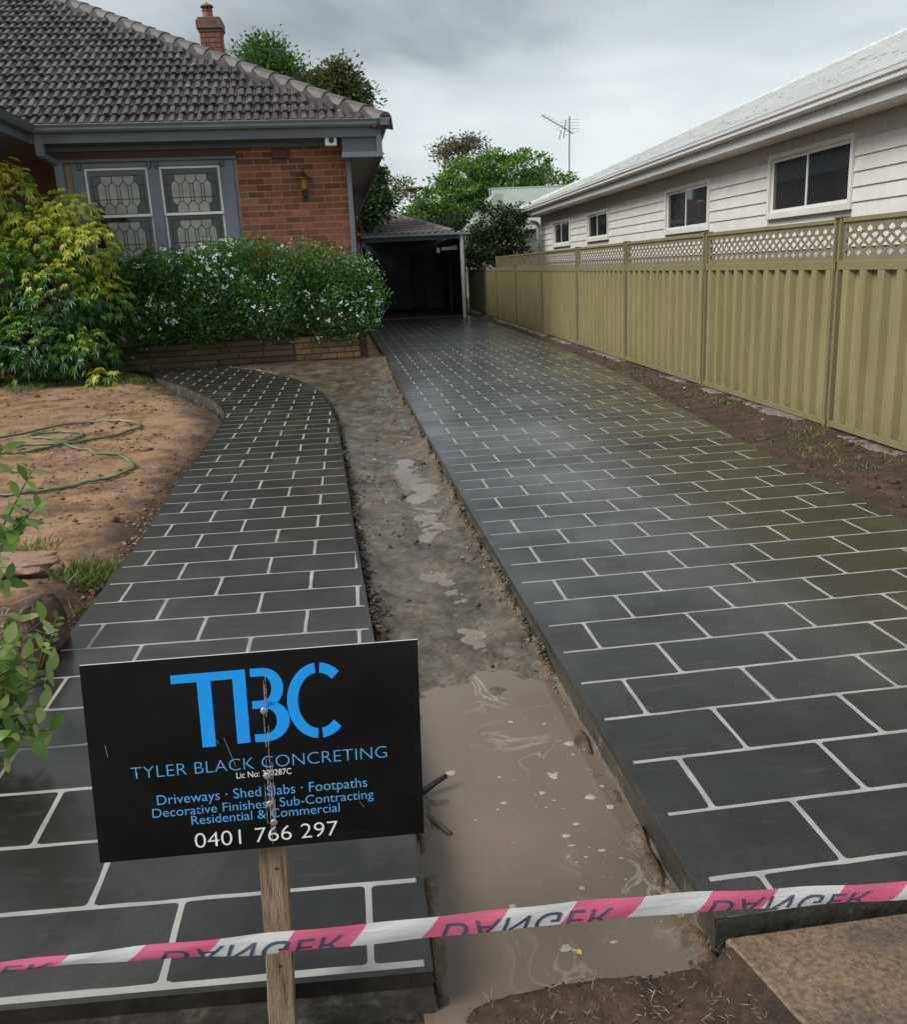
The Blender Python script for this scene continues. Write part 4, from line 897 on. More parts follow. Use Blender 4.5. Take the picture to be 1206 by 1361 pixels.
# ------------------------------------------------------------------ plants
M_BARK = mat('grey_brown_bark', (.09, .07, .055), .9, var=.4, vscale=12, bump=.7, bscale=30)
def rand_dirs(n): return unit(rng.normal(size=(n, 3)))
def lobe_points(lobes, n, shell=.55):
    vol = np.array([(l[3] * l[4] * l[5]) ** .8 for l in lobes]); k = rng.choice(len(lobes), n, p=vol / vol.sum()); L = np.array(lobes)[k]
    d = rand_dirs(n); rr = (shell + (1 - shell) * rng.random(n)) ** .8
    return L[:, :3] + d * L[:, 3:6] * rr[:, None], d, k
def tree(name, label, base, top, lobes, ncl, nleaf, size, material, group=None, spread=.3, trunk_r=.14, tint_mu=.5, limbs=True, cat='tree', flat=0.6):
    root = empty(name, base, label, cat, group)
    C, d, k = lobe_points(lobes, ncl)
    B = MB(); bx, by, bz = base; tp = Vector(top)
    B.tube([Vector(base) - Vector((0, 0, .2)), Vector(base).lerp(tp, .5) + Vector((random.gauss(0, .08), 0, 0)), tp], [trunk_r, trunk_r * .8, trunk_r * .6], 9)
    if limbs:
        for li, l in enumerate(lobes):
            lc = Vector(l[:3]); m = tp.lerp(lc, .55) + Vector((random.gauss(0, .12), random.gauss(0, .12), .1))
            B.tube([tp - Vector((0, 0, .15)), m, lc], [trunk_r * .5, trunk_r * .34, trunk_r * .2], 7)
            for q in np.where(k == li)[0][:16]:
                e_ = Vector(C[q]); mm = lc.lerp(e_, .5) + Vector((random.gauss(0, .1), random.gauss(0, .1), -.08)); B.tube([lc.lerp(tp, random.uniform(0, .4)), mm, e_], [trunk_r * .17, trunk_r * .1, trunk_r * .04], 5, False)
    B.build('trunk', M_BARK, root, True)
    ci = rng.integers(0, ncl, nleaf); rad = spread * (.6 + .8 * rng.random(ncl))
    off = rng.normal(size=(nleaf, 3)) * np.array([1, 1, flat]) * rad[ci][:, None] * .6
    P = C[ci] + off; D = unit(off + d[ci] * .3 + rng.normal(size=(nleaf, 3)) * .35 + np.array([0, 0, .05]))
    tn = np.clip(tint_mu + (rng.random(ncl) - .5)[ci] * .5 + rng.normal(size=nleaf) * .14, 0, 1)
    S = size * (.6 + .8 * rng.random(nleaf))
    tag(link('crown', leaves_mesh('crown', P, D, S, S * .5, material, tn), root), kind='stuff')
    return root
LM_J = leafmat('fresh_green_leaves', [(.05, .105, .024), (.12, .23, .04), (.24, .36, .07)], .5)
LM_D = leafmat('dark_green_leaves', [(.022, .05, .02), (.05, .10, .035), (.11, .16, .055)], .45)
LM_O = leafmat('olive_green_leaves', [(.04, .065, .025), (.075, .11, .04), (.17, .15, .06)], .5)
tree('spreading_tree', 'large bright green spreading tree behind the carport', (5.2, 41, 0), (5.3, 41, 2.6),
     [(6.9, 41, 4.9, 1.9, 1.7, 1.1), (8.4, 41, 4.3, 1.2, 1.4, .9), (5.2, 41, 4.7, 1.5, 1.5, 1.0), (6.6, 40.5, 3.8, 1.9, 1.6, .7), (4.0, 40, 3.7, 1.3, 1.3, 1.2), (3.0, 40, 3.0, 1.2, 1.2, .9), (4.4, 39.6, 2.8, 1.2, 1.1, .9), (8.3, 40.6, 3.3, 1.2, 1.2, .6)], 470, 36000, .15, LM_J, spread=.31, trunk_r=.22, tint_mu=.52, flat=.45)
tree('olive_tree', 'sparse olive brown tree top left of the big green tree', (4.3, 44, 0), (4.2, 44, 4.6), [(4.5, 44, 6.25, .7, .6, .5), (5.6, 44, 6.55, .6, .6, .35), (2.5, 44, 4.75, .7, .6, .5)], 70, 2600, .14, LM_O, spread=.4, trunk_r=.16, tint_mu=.75)
tree('backyard_tree', 'round green tree behind the brick house roof near the chimney', (-2.6, 35, 0), (-2.6, 35, 7.2), [(-2.75, 35, 8.35, .78, .8, .85), (-2.1, 35, 7.85, .6, .7, .7), (-3.75, 35, 7.9, .28, .3, .5), (-1.7, 35.2, 7.2, .6, .6, .6), (-1.5, 35, 7.5, .45, .5, .45)], 170, 11000, .14, LM_J, spread=.42, tint_mu=.25)
tree('autumn_tint_tree', 'green tree with brownish tips above the hip of the tiled roof', (-.5, 34, 0), (-.5, 34, 6.4), [(-1.05, 34, 7.15, .62, .6, .5), (-.25, 34, 7.3, .62, .6, .72), (.3, 34, 6.85, .45, .5, .65), (-.15, 34, 7.9, .25, .25, .4), (-1.6, 34, 6.9, .4, .4, .4)], 150, 10500, .14, LM_O, spread=.38, tint_mu=.55)
tree('eave_tree', 'dark narrow tree beside the brick house eave', (.55, 29, 0), (.55, 29, 2.6), [(.55, 29, 3.9, .45, .5, .65), (.7, 29, 3.2, .42, .5, .6), (.35, 29, 2.8, .4, .5, .5)], 90, 8000, .13, LM_D, spread=.26, tint_mu=.4)
tree('photinia_shrub', 'dark bushy shrub with reddish tips behind the far fence end', (3.75, 24.4, 0), (3.75, 24.4, 1.2), [(3.6, 24.3, 2.25, .42, .4, .5), (4.15, 24.4, 2.0, .45, .4, .55), (3.3, 24.2, 1.7, .42, .4, .5), (3.9, 24.2, 1.6, .6, .5, .45), (3.05, 23.9, 1.35, .3, .3, .3), (4.45, 24.5, 2.35, .22, .2, .35)], 130, 9000, .085, leafmat('photinia_leaves', [(.012, .03, .012), (.025, .055, .02), (.05, .08, .025), (.14, .06, .035)], .35), cat='shrub', spread=.2, trunk_r=.07, tint_mu=.4)
tree('far_hedge_tree', 'low dark tree mass just above the carport roof', (2.9, 37, 0), (2.9, 37, 1.4), [(2.4, 37, 2.35, .7, .6, .5), (3.3, 37, 2.4, .7, .6, .55), (3.9, 36.5, 2.7, .5, .5, .5)], 60, 3500, .13, LM_D, spread=.3, tint_mu=.45)

# variegated umbrella bush at the left of the lawn
sch = empty('umbrella_bush', (-3.9, 12.2, 0), 'tall variegated bush with yellow tips and glossy green leaves beside the porch', 'shrub')
lobes = [(-4.05, 11.6, 2.2, .42, .4, .42), (-3.28, 11.4, 1.93, .36, .35, .30), (-3.05, 11.25, 1.55, .34, .4, .30), (-3.6, 11.35, 1.6, .5, .45, .42), (-4.2, 11.3, 1.3, .6, .5, .6), (-3.45, 11.15, 1.0, .55, .45, .5), (-3.0, 11.3, .95, .34, .4, .36), (-3.75, 11.0, .5, .6, .4, .42), (-3.2, 11.0, .4, .38, .35, .32), (-4.5, 11.2, .7, .6, .4, .6), (-3.0, 10.75, .10, .20, .18, .16), (-4.75, 11.5, 1.9, .5, .4, .5)]
lobes = [(x * 1.07, y * 1.07, 1.15 + (z - 1.15) * 1.07, a_ * 1.07, b_ * 1.07, c_ * 1.07) for x, y, z, a_, b_, c_ in lobes]
B = MB()
for l in lobes:
    B.tube([(-3.96 + random.gauss(0, .12), 12.2, -.1), Vector((-3.96, 12.2, .3)).lerp(Vector(l[:3]), .5) + Vector((0, .05, .1)), l[:3]], [.03, .022, .012], 7)
B.build('stem', M_BARK, sch, True)
nw = 5200; C, d, k = lobe_points(lobes, nw, .55); C = C + rng.normal(size=C.shape) * .03
keep = (d[:, 1] < .5); C, d, k = C[keep], d[keep], k[keep]; nw = len(C)
ax = unit(d * .8 + np.array([0, -.2, .9]) + rng.normal(size=d.shape) * .35); A1 = unit(np.cross(ax, rng.normal(size=(nw, 3)))); A2 = np.cross(ax, A1)
nl = 8; ang = (np.arange(nl) * 2 * math.pi / nl)[None, :] + rng.random((nw, 1)) * 6
dirs = (A1[:, None, :] * np.cos(ang)[..., None] + A2[:, None, :] * np.sin(ang)[..., None]) + ax[:, None, :] * .35
P = np.repeat(C, nl, 0); D = dirs.reshape(-1, 3); NR = np.repeat(ax, nl, 0)
yel_l = np.array([.75, .9, .8, .6, .35, .25, .45, .12, .2, .3, .85, .7])[k]
wt = np.clip(yel_l + .5 * (d[:, 2] - .1) * (d[:, 2] > -.2) - .25 * (d[:, 2] < -.1), 0, 1)
tw = np.clip(wt + rng.normal(size=nw) * .22, 0, 1); tn = np.clip(np.repeat(tw, nl) + rng.normal(size=nw * nl) * .06, 0, 1)
S = np.repeat(.052 + .04 * rng.random(nw), nl) * (.7 + .5 * rng.random(nw * nl))
LM_S = leafmat('variegated_leaves', [(.035, .115, .024), (.075, .215, .035), (.22, .38, .04), (.50, .58, .05), (.68, .70, .11)], .28, .5, .35)
tag(link('foliage', leaves_mesh('foliage', P, D, S, S * .27, LM_S, tn, nrm=NR, droop=.55, fold=.2), sch), kind='stuff')

# plumbago over the planter
plb = empty('flowering_bush', HP(-1.5, -.35, .2), 'wide dark green bush covered in small pale blue white flowers', 'shrub')
lob = []
for i in range(45):
    u = -3.45 + 3.45 * (i % 15) / 14; top = np.interp(u, [-3.6, -3.1, -2.2, -1.4, -.5, .1, .35], [1.25, 1.48, 1.62, 1.66, 1.55, 1.38, 1.0])
    if i < 15: p = HP(u, -.52 + random.gauss(0, .05), top - .34 + random.gauss(0, .05)); lob.append((p.x, p.y, p.z, .34, .34, .34))
    elif i < 30: p = HP(u, -.56 + random.gauss(0, .05), .95 + random.gauss(0, .06)); lob.append((p.x, p.y, p.z, .34, .34, .36))
    else: p = HP(u, -.62 + random.gauss(0, .05), .62 + random.gauss(0, .05)); lob.append((p.x, p.y, p.z, .34, .34, .36))
p = HP(.06, -.5, .85); lob.append((p.x, p.y, p.z, .32, .32, .42)); p = HP(.05, -.5, .5); lob.append((p.x, p.y, p.z, .2, .25, .2))
base_l = list(lob)
for i in range(120):
    l = random.choice(base_l); v_ = Vector((random.gauss(0, 1), -abs(random.gauss(0, .8)), random.gauss(.3, .9))).normalized(); r_ = random.uniform(.05, .11)
    lob.append((l[0] + v_.x * l[3] * 1.1, l[1] + v_.y * l[4] * 1.1, l[2] + v_.z * l[5] * 1.12, r_, r_, r_ * 1.2))
B = MB()
for i in range(40):
    l = random.choice(base_l); bb = Vector(HP(random.uniform(-3.3, -.1), -.25, .2)); B.tube([bb, bb.lerp(Vector(l[:3]), .6) + Vector((0, 0, .1)), Vector(l[:3]) + Vector((random.gauss(0, .2), -.15, .15))], [.012, .008, .004], 5)
B.build('stem', M_BARK, plb, True)
n = 80000; P, d, k = lobe_points(lob, n, .45)
kp = (d[:, 1] < .45); P, d = P[kp], d[kp]; P = P + rng.normal(size=P.shape) * .035; n = len(P)
D = unit(d * .7 + rng.normal(size=(n, 3)) * .6 + np.array([0, 0, .35])); S = .028 + .03 * rng.random(n)
tn = np.clip(.35 + .25 * d[:, 2] + rng.normal(size=n) * .2 + .35 * (fbm(P[:, 0] * 2.5, P[:, 2] * 2.5, 77)), 0, 1)
tag(link('foliage', leaves_mesh('foliage', P, D, S, S * .48, leafmat('plumbago_leaves', [(.03, .09, .024), (.072, .18, .04), (.14, .27, .055), (.22, .33, .08)], .4, .5, .3), tn), plb), kind='stuff')
# long shoots sticking out of the mass
B = MB(); 
nf = 2600; FP, fd, fk = lobe_points(lob, nf, .93); kp = (fd[:, 1] < .25) & ((fd[:, 2] > -.2) | (rng.random(nf) < .35)); FP, fd = FP[kp], fd[kp]
kp = fbm(FP[:, 0] * 2.2, FP[:, 2] * 2.2 + FP[:, 1], 93) > -.06; FP, fd = FP[kp], fd[kp]; FP = FP + fd * .04; q = MB()
PV = []; PF = []
for p, dd in zip(FP, fd):
    ctr = Vector(p); ax = (Vector(dd) + Vector((0, -.5, .3))).normalized(); a1 = ax.orthogonal().normalized(); a2 = ax.cross(a1)
    for f in range(random.choice([1, 2, 3, 4, 6, 9])):
        o_ = ctr + a1 * random.gauss(0, .016) + a2 * random.gauss(0, .016) + ax * random.uniform(-.008, .012); r_ = random.uniform(.009, .014); a0 = random.random() * 6
        base = len(PV)
        PV.append(tuple(o_))
        for j in range(10): aa = a0 + j * math.pi / 5; rr = r_ if j % 2 == 0 else r_ * .45; PV.append(tuple(o_ + (a1 * math.cos(aa) + a2 * math.sin(aa)) * rr + ax * (.003 if j % 2 == 0 else 0)))
        PF += [(base, base + 1 + j, base + 1 + (j + 1) % 10) for j in range(10)]
tag(link('flowers', fast_mesh('flowers', np.array(PV), np.array(PF), mat('pale_blue_petal', (.74, .79, .90), .6)), plb), kind='stuff')

# ------------------------------------------------------------------ foreground shrubs at the left edge: every leaf its own piece
LMF = leafmat('gardenia_leaves', [(.07, .15, .03), (.17, .30, .05), (.36, .42, .14)], .26, .5, .35)
def big_leaf(kind):
    ts = [0, .12, .3, .5, .7, .88, 1]; ws = [.04, .5, .9, 1, .8, .4, .0]; V_ = []; F_ = []
    for t, w_ in zip(ts, ws):
        z = -.18 * t * t * (1 + kind * .5); hw = w_ * .27
        V_ += [(-hw, t, z + .10 * hw + .02 * math.sin(t * 9 + kind)), (0, t, z), (hw, t, z + .10 * hw - .02 * math.sin(t * 8 + kind))]
    for i in range(len(ts) - 1):
        for j in (0, 1): F_.append((3 * i + j, 3 * i + j + 1, 3 * i + j + 4, 3 * i + j + 3))
    return np.array(V_), np.array(F_)
leafme = []
for kk in range(5):
    V_, F_ = big_leaf(kk % 3 - 1); leafme.append(fast_mesh('leaf', V_, F_, LMF, np.full(len(V_), (.15, .4, .6, .8, .95)[kk]), smooth=True))
def leafy_shrub(name, label, stems, per, size, cat='shrub'):
    root = empty(name, stems[0][0], label, cat)
    B = MB()
    for s in stems: B.tube(s, [.005 - .0035 * i / (len(s) - 1) for i in range(len(s))], 6)
    B.build('stem', mat('green_brown_stem', (.09, .085, .04), .6), root, True)
    for s in stems:
        for i in range(per):
            f = (.35 + .65 * (i + 1) / per) * (len(s) - 1); j = min(int(f), len(s) - 2); p = Vector(s[j]).lerp(Vector(s[j + 1]), f - j); ax = (Vector(s[j + 1]) - Vector(s[j])).normalized()
            for sgn in (0, 1):
                a = i * 1.6 + sgn * math.pi + random.gauss(0, .35); o1 = ax.orthogonal().normalized(); o2 = ax.cross(o1)
                dr = ((o1 * math.cos(a) + o2 * math.sin(a)) * 1.0 + ax * random.uniform(.2, .8) + Vector((0, -.15, .1))).normalized()
                nn = (ax + Vector((0, 0, .5)) + Vector((random.gauss(0, .2), random.gauss(0, .2), 0))); sdv = dr.cross(nn).normalized(); nn = sdv.cross(dr).normalized()
                Mx = Matrix((sdv, dr, nn)).transposed(); sc = size * random.uniform(.65, 1.15)
                o = bpy.data.objects.new('leaf', random.choice(leafme)); COL.objects.link(o); o.parent = root; o.matrix_parent_inverse = PINV(root)
                o.location = p; o.rotation_euler = Mx.to_euler(); o.scale = (sc, sc, sc)
    return root
leafy_shrub('leafy_shrub', 'young shrub with bright green oval leaves at the left edge above the straw', [
    [(-1.25, 2.35, -.05), (-1.06, 2.35, .42), (-.93, 2.33, .60), (-.86, 2.32, .70)], [(-1.25, 2.35, -.05), (-1.05, 2.33, .40), (-.93, 2.3, .55), (-.845, 2.28, .62)],
    [(-1.25, 2.35, -.05), (-1.10, 2.34, .40), (-.98, 2.32, .52), (-.92, 2.3, .55)], [(-1.25, 2.35, -.05), (-1.12, 2.36, .50), (-1.0, 2.36, .68), (-.93, 2.35, .76)], [(-1.25, 2.35, -.05), (-1.10, 2.3, .30), (-1.0, 2.28, .42), (-.94, 2.26, .44)]], 9, .056)
st2 = []
for i in range(34):
    e_ = Vector((random.uniform(-.97, -.815), random.uniform(2.0, 2.2), random.uniform(.06, .37))); b0 = Vector((-1.16 + random.gauss(0, .03), 2.2 + random.gauss(0, .05), -.05)); st2.append([b0, b0.lerp(e_, .5) + Vector((-.03, 0, .06)), e_])
leafy_shrub('gardenia_shrub', 'low dense shrub with yellowish green leaves overhanging the path edge', st2, 5, .050)
leafy_shrub('seedling', 'small seedling with pale green leaves beside the brown rock', [[(-1.07, 2.62, -.02), (-1.02, 2.6, .10), (-.99, 2.58, .19)], [(-1.07, 2.62, -.02), (-1.0, 2.62, .12), (-.965, 2.6, .2)]], 4, .042, 'plant')

# ------------------------------------------------------------------ rocks and the slab of stone
def rock(name, label, c, s, seed, m, rz=0):
    bm = bmesh.new(); bmesh.ops.create_icosphere(bm, subdivisions=4, radius=1)
    for v in bm.verts:
        x, y, z = v.co; nn = fbm(np.array([x * 1.6 + seed]), np.array([y * 1.6 + z * 1.9]), seed, 5)[0]
        k = 1 + .55 * nn; v.co = Vector((math.copysign(abs(x) ** .7, x), math.copysign(abs(y) ** .7, y), math.copysign(abs(z) ** .65, z))) * k
        v.co.x *= s[0]; v.co.y *= s[1]; v.co.z *= s[2]
    me = bpy.data.meshes.new(name); bm.to_mesh(me); bm.free(); me.materials.append(m); o = link(name, me); o.location = c; o.rotation_euler = (0, 0, rz); return tag(o, label, 'rock')
M_ROCK = mat('brown_rock', (.15, .09, .062), .85, var=.5, vscale=16, bump=1, bscale=38, bdist=.012, col2=(.05, .035, .026), c2scale=12, c2lo=.48, c2hi=.6)
rock('rock', 'rough brown rock standing at the left edge of the path', (-1.11, 2.84, .03), (.045, .13, .145), 3, M_ROCK, R(-6))
rock('stone_slab', 'flat pinkish stone slab lying in the garden bed', (-1.56, 3.82, .02), (.19, .11, .03), 8, mat('pink_stone', (.30, .19, .135), .8, var=.3, vscale=12, bump=.6, bscale=40), R(-8))

# ------------------------------------------------------------------ garden hose
HPTS = [(-3.157, 7.719), (-3.106, 7.841), (-2.952, 8.009), (-2.773, 8.352), (-2.587, 8.435), (-2.332, 8.414), (-2.126, 8.297), (-1.993, 8.046), (-1.983, 7.833), (-2.11, 7.548), (-2.29, 7.394), (-2.385, 7.349), (-2.541, 7.353), (-2.753, 7.385), (-2.922, 7.342), (-3.036, 7.282), (-3.05, 7.164), (-2.912, 6.999), (-2.791, 6.989), (-2.65, 7.002), (-2.547, 7.046), (-2.481, 7.211), (-2.429, 7.391), (-2.381, 7.573), (-2.376, 7.685), (-2.453, 7.821), (-2.613, 7.942), (-2.777, 7.933), (-2.836, 7.837), (-2.799, 7.728), (-2.672, 7.662), (-2.518, 7.477), (-2.339, 7.195), (-2.171, 6.979), (-2.01, 6.766), (-1.887, 6.678), (-1.769, 6.55), (-1.631, 6.245), (-1.6, 6.072), (-1.63, 5.926), (-1.736, 5.801), (-1.853, 5.69), (-1.983, 5.606), (-2.088, 5.564), (-2.213, 5.55), (-2.421, 5.664), (-2.642, 6.036), (-2.735, 6.507), (-2.611, 6.5), (-2.449, 6.314), (-2.284, 6.104)]
hp = []
P_ = [Vector((x, y, 0)) for x, y in HPTS]
for i in range(len(P_) - 1):
    p0, p1, p2, p3 = P_[max(i - 1, 0)], P_[i], P_[i + 1], P_[min(i + 2, len(P_) - 1)]
    for t in np.linspace(0, 1, 7)[:-1]:
        hp.append(.5 * ((2 * p1) + (p2 - p0) * t + (2 * p0 - 5 * p1 + 4 * p2 - p3) * t * t + (3 * p1 - p0 - 3 * p2 + p3) * t ** 3))
hz_ = gz(np.array([p.x for p in hp]), np.array([p.y for p in hp]))
hp = [Vector((p.x, p.y, max(float(z), -.07) + .014)) for p, z in zip(hp, hz_)]
b = MB(); b.tube(hp, .010, 10)
tag(b.build('garden_hose', mat('green_hose', (.075, .14, .065), .4, var=.35, vscale=3, col2=(.20, .21, .13), c2scale=1.6, c2lo=.48, c2hi=.6), None, True), 'green garden hose lying in loops on the bare soil', 'hose')

# ------------------------------------------------------------------ loose grass, straw, pebbles and crumbs
def blades(name, label, cat, P, hgt, wd, material, lean=.5, flat=False):
    n = len(P); D = rng.normal(size=(n, 3)) * lean; D[:, 2] = (0.12 * rng.random(n)) if flat else 1
    tn = np.clip(.5 + rng.normal(size=n) * .25, 0, 1)
    o = link(name, leaves_mesh(name, P, D, hgt * (.5 + rng.random(n)), wd, material, tn, fold=.1, droop=0 if flat else .12)); return tag(o, label, cat, kind='stuff')
LG = leafmat('grass_blades', [(.06, .11, .025), (.14, .20, .045), (.32, .30, .12)], .6); LST = leafmat('dry_straw', [(.12, .085, .05), (.26, .20, .12), (.42, .35, .23)], .8, trans=.1)
def scatter(n, x0, x1, y0, y1, thr=-.1, sc=2.0, seed=50):
    x = rng.uniform(x0, x1, n * 3); y = rng.uniform(y0, y1, n * 3); k = fbm(x * sc, y * sc, seed) > thr; x, y = x[k][:n], y[k][:n]; return np.stack([x, y, gz(x, y) - .003], 1)
P = scatter(13000, -5.8, -2.7, 10.4, 12.9, -.12); P = P[(P[:, 1] > 10.95 + .25 * np.sin(P[:, 0] * 3) + .35 * (P[:, 0] + 5) + .5 * fbm(P[:, 0] * 3, P[:, 1] * 3, 92)) & (P[:, 0] < I(P[:, 1], PLy, PLx) - .03)]
blades('lawn_grass', 'short green grass below the variegated bush', 'grass', P, .07, .009, LG)
P = np.concatenate([scatter(700, -1.36, -1.10, 3.4, 4.05, -.2), scatter(260, -1.9, -1.3, 3.9, 4.4, .05, 3)]); blades('weed_tuft', 'bright green grass tuft beside the brown rock', 'grass', P, .07, .006, LG, .6)
P = np.concatenate([scatter(420, 2.5, 3.0, 4.0, 5.6, .04, 4), scatter(260, 2.7, 2.98, 6.2, 9.5, .08, 3)]); blades('verge_grass', 'sparse dry grass in the dirt below the olive fence', 'grass', P, .05, .005, LG, .9)
P = scatter(380, -1.9, -1.15, 2.75, 3.6, -.2); P[:, 2] += .012; blades('straw_mulch', 'pale dry straw lying in the garden bed by the rock', 'straw', P, .10, .005, LST, 1.0, True)
P = np.concatenate([scatter(520, .06, .56, 1.10, 1.34, -.3, 6), scatter(200, -.95, .06, 1.12, 1.25, -.3, 6)]); P[:, 2] += .006; k = P[:, 2] > WATER_Z - .004; P = P[k]; blades('dead_grass', 'dead grass and roots on the dirt bank in front of the puddle', 'straw', P, .015, .0012, LST, 1.0, True)
P = scatter(120, .08, .56, 1.12, 1.33, -.3, 6); P = P[P[:, 2] > WATER_Z]; blades('dead_stalks', 'short upright dead stalks on the dirt bank', 'straw', P, .022, .0014, LST, .8)
P = scatter(900, -4.2, -1.15, 4.0, 12.3, -.05, 3); P = P[P[:, 0] < I(P[:, 1], PLy, PLx) - .06]; P[:, 2] += .004; blades('lawn_straw', 'thin straw litter scattered over the bare soil', 'straw', P, .045, .004, LST, 1.0, True)
P = scatter(900, -4.4, -1.2, 4.2, 12.0, .11, 1.6, 94); P = P[P[:, 0] < I(P[:, 1], PLy, PLx) - .05]; blades('lawn_weeds', 'small scattered weeds coming up in the bare soil', 'weeds', P, .03, .006, LG, .9)

def crumbs(name, label, cat, P, size, material):
    ico = np.array([(0, 0, 1), (.9, 0, .2), (.28, .85, .2), (-.72, .53, .2), (-.72, -.53, .2), (.28, -.85, .2), (0, 0, -.6)]); fc = np.array([(0, 1, 2), (0, 2, 3), (0, 3, 4), (0, 4, 5), (0, 5, 1), (6, 2, 1), (6, 3, 2), (6, 4, 3), (6, 5, 4), (6, 1, 5)])
    n = len(P); S = size * np.exp(rng.normal(size=n) * .5); V_ = ico[None] * (1 + rng.normal(size=(n, 7, 3)) * .22) * S[:, None, None] * np.array([1, 1, .65]); a = rng.random(n) * 6.28
    ca, sa = np.cos(a)[:, None], np.sin(a)[:, None]; V_ = np.stack([V_[..., 0] * ca - V_[..., 1] * sa, V_[..., 0] * sa + V_[..., 1] * ca, V_[..., 2]], -1) + P[:, None, :]
    F_ = (fc[None] + (np.arange(n) * 7)[:, None, None]).reshape(-1, 3)
    return tag(link(name, fast_mesh(name, V_.reshape(-1, 3), F_, material)), label, cat, kind='stuff')
M_CLOD = mat('soil_clod', (.13, .07, .04), .9, var=.5, vscale=30); M_PEB = mat('pale_pebble', (.33, .27, .21), .8, var=.5, vscale=20); M_CRUMB = mat('grey_concrete_crumb', (.17, .16, .14), .85, var=.5, vscale=22); M_DKC = mat('wet_mud_clod', (.05, .04, .032), .45, var=.5, vscale=22)
P = scatter(7500, -4.5, -1.12, 3.6, 12.6, -.03, 2.2, 61); P = P[P[:, 0] < I(P[:, 1], PLy, PLx) - .03]; crumbs('soil_clods', 'brown clods of soil strewn over the bare lawn', 'soil', P, .0085, M_CLOD)
P = scatter(420, -4.5, -1.12, 3.6, 12.6, -.03, 2.2, 62); P = P[P[:, 0] < I(P[:, 1], PLy, PLx) - .03]; crumbs('lawn_pebbles', 'small pale pebbles on the bare lawn', 'pebbles', P, .006, M_PEB)
y = rng.uniform(3.2, 7.5, 2300); P = np.stack([I(y, PLy, PLx) - np.abs(rng.normal(size=2300)) * .06 - .01, y, np.zeros(2300)], 1); P[:, 2] = np.maximum(gz(P[:, 0], P[:, 1]), -.09) + .002; crumbs('path_edge_soil', 'dark loose soil along the left edge of the path', 'soil', P, .0055, mat('dark_edge_soil', (.085, .048, .03), .9, var=.5, vscale=30))
y = rng.uniform(3.6, 5.2, 220); P = np.stack([I(y, PLy, PLx) - .05 - np.abs(rng.normal(size=220)) * .05, y, np.zeros(220)], 1); P[:, 2] = gz(P[:, 0], P[:, 1]) + .006; crumbs('path_edge_gravel', 'pale gravel scattered beside the path edge', 'gravel', P, .009, M_PEB)
y = rng.uniform(2.2, 11.0, 4200); P = np.stack([I(y, PRy, PRx) + .006 + np.abs(rng.normal(size=4200)) * .018, y, np.zeros(4200)], 1); P[:, 2] = np.maximum(gz(P[:, 0], P[:, 1]), -.075) + .004; crumbs('mud_crumbs', 'dark mud crumbs along the right edge of the path', 'mud', P, .005, M_DKC)
y = rng.uniform(2.25, 9.5, 2600); P = np.stack([I(y, DLy, DLx) - .004 - np.abs(rng.normal(size=2600)) * .012, y, np.zeros(2600)], 1); P[:, 2] = np.maximum(gz(P[:, 0], P[:, 1]), -.098) + .004; crumbs('concrete_crumbs', 'grey concrete crumbs along the foot of the driveway slab', 'rubble', P, .003, M_CRUMB)
P = scatter(2600, -.1, .5, 2.35, 9.5, -.02, 5, 63); kk = (P[:, 0] > I(P[:, 1], PRy, PRx)) & (P[:, 0] < I(P[:, 1], DLy, DLx)) & (P[:, 2] > WATER_Z); crumbs('mud_lumps', 'small wet lumps in the muddy strip', 'mud', P[kk], .005, M_DKC)
P = scatter(46, 0, .5, 2.3, 8.0, -.2, 5, 64); P[:, 2] = np.maximum(P[:, 2], WATER_Z) + .003; kk = (P[:, 0] > I(P[:, 1], PRy, PRx) + .03) & (P[:, 0] < I(P[:, 1], DLy, DLx) - .04); crumbs('mud_pebbles', 'pale chips lying in the muddy strip', 'pebbles', P[kk], .005, mat('pale_chip', (.45, .42, .37), .7))
P = scatter(3800, 2.25, 3.0, 3.4, 12, -.06, 4, 65); P = P[P[:, 0] > I(P[:, 1], DRy, DRx) + .01]; crumbs('verge_soil', 'dark crumbly soil between the driveway and the fence', 'soil', P, .009, mat('dark_verge_soil', (.06, .036, .024), .9, var=.5, vscale=20))
P = scatter(120, 2.4, 3.0, 3.6, 9, -.1, 4, 66); crumbs('verge_pebbles', 'pale pebbles in the dirt below the fence', 'pebbles', P, .006, M_PEB)
P = scatter(1500, -.9, .56, 1.1, 1.34, -.2, 6, 67); P = P[P[:, 2] > WATER_Z - .006]; crumbs('bank_soil', 'dark clods on the dirt bank in front of the puddle', 'soil', P, .0032, mat('dark_bank_soil', (.045, .028, .019), .85, var=.5, vscale=30))

# sticks, and a yellow leaf on the water
b = MB(); b.tube([(.02, 1.92, -.10), (.072, 1.926, -.072), (.10, 1.935, -.058), (.128, 1.95, -.052)], [.008, .008, .0075, .006], 8)
tag(b.build('stick', mat('wet_black_wood', (.02, .016, .012), .4, var=.4, vscale=40), None, True), 'black stick poking out of the puddle beside the sign', 'stick')
b = MB(); b.tube([(.02, 1.89, -.086), (.066, 1.85, -.086), (.118, 1.762, -.087)], [.007, .008, .006], 8)
tag(b.build('floating_twig', mat('brown_twig', (.10, .075, .05), .6, var=.4, vscale=40), None, True), 'brown twig floating in the puddle below the black stick', 'stick')
b = MB(); ring = [(.318 + .006 * math.cos(a), 1.365 + .007 * math.sin(a), WATER_Z + .0016 + .001 * math.sin(2 * a)) for a in np.arange(0, 6.28, .6)]; b.add(ring + [(.318, 1.365, WATER_Z + .0008)], [(i, (i + 1) % len(ring), len(ring)) for i in range(len(ring))])
tag(b.build('yellow_leaf', mat('yellow_leaf', (.62, .42, .03), .5)), 'tiny round yellow leaf floating on the puddle', 'leaf')

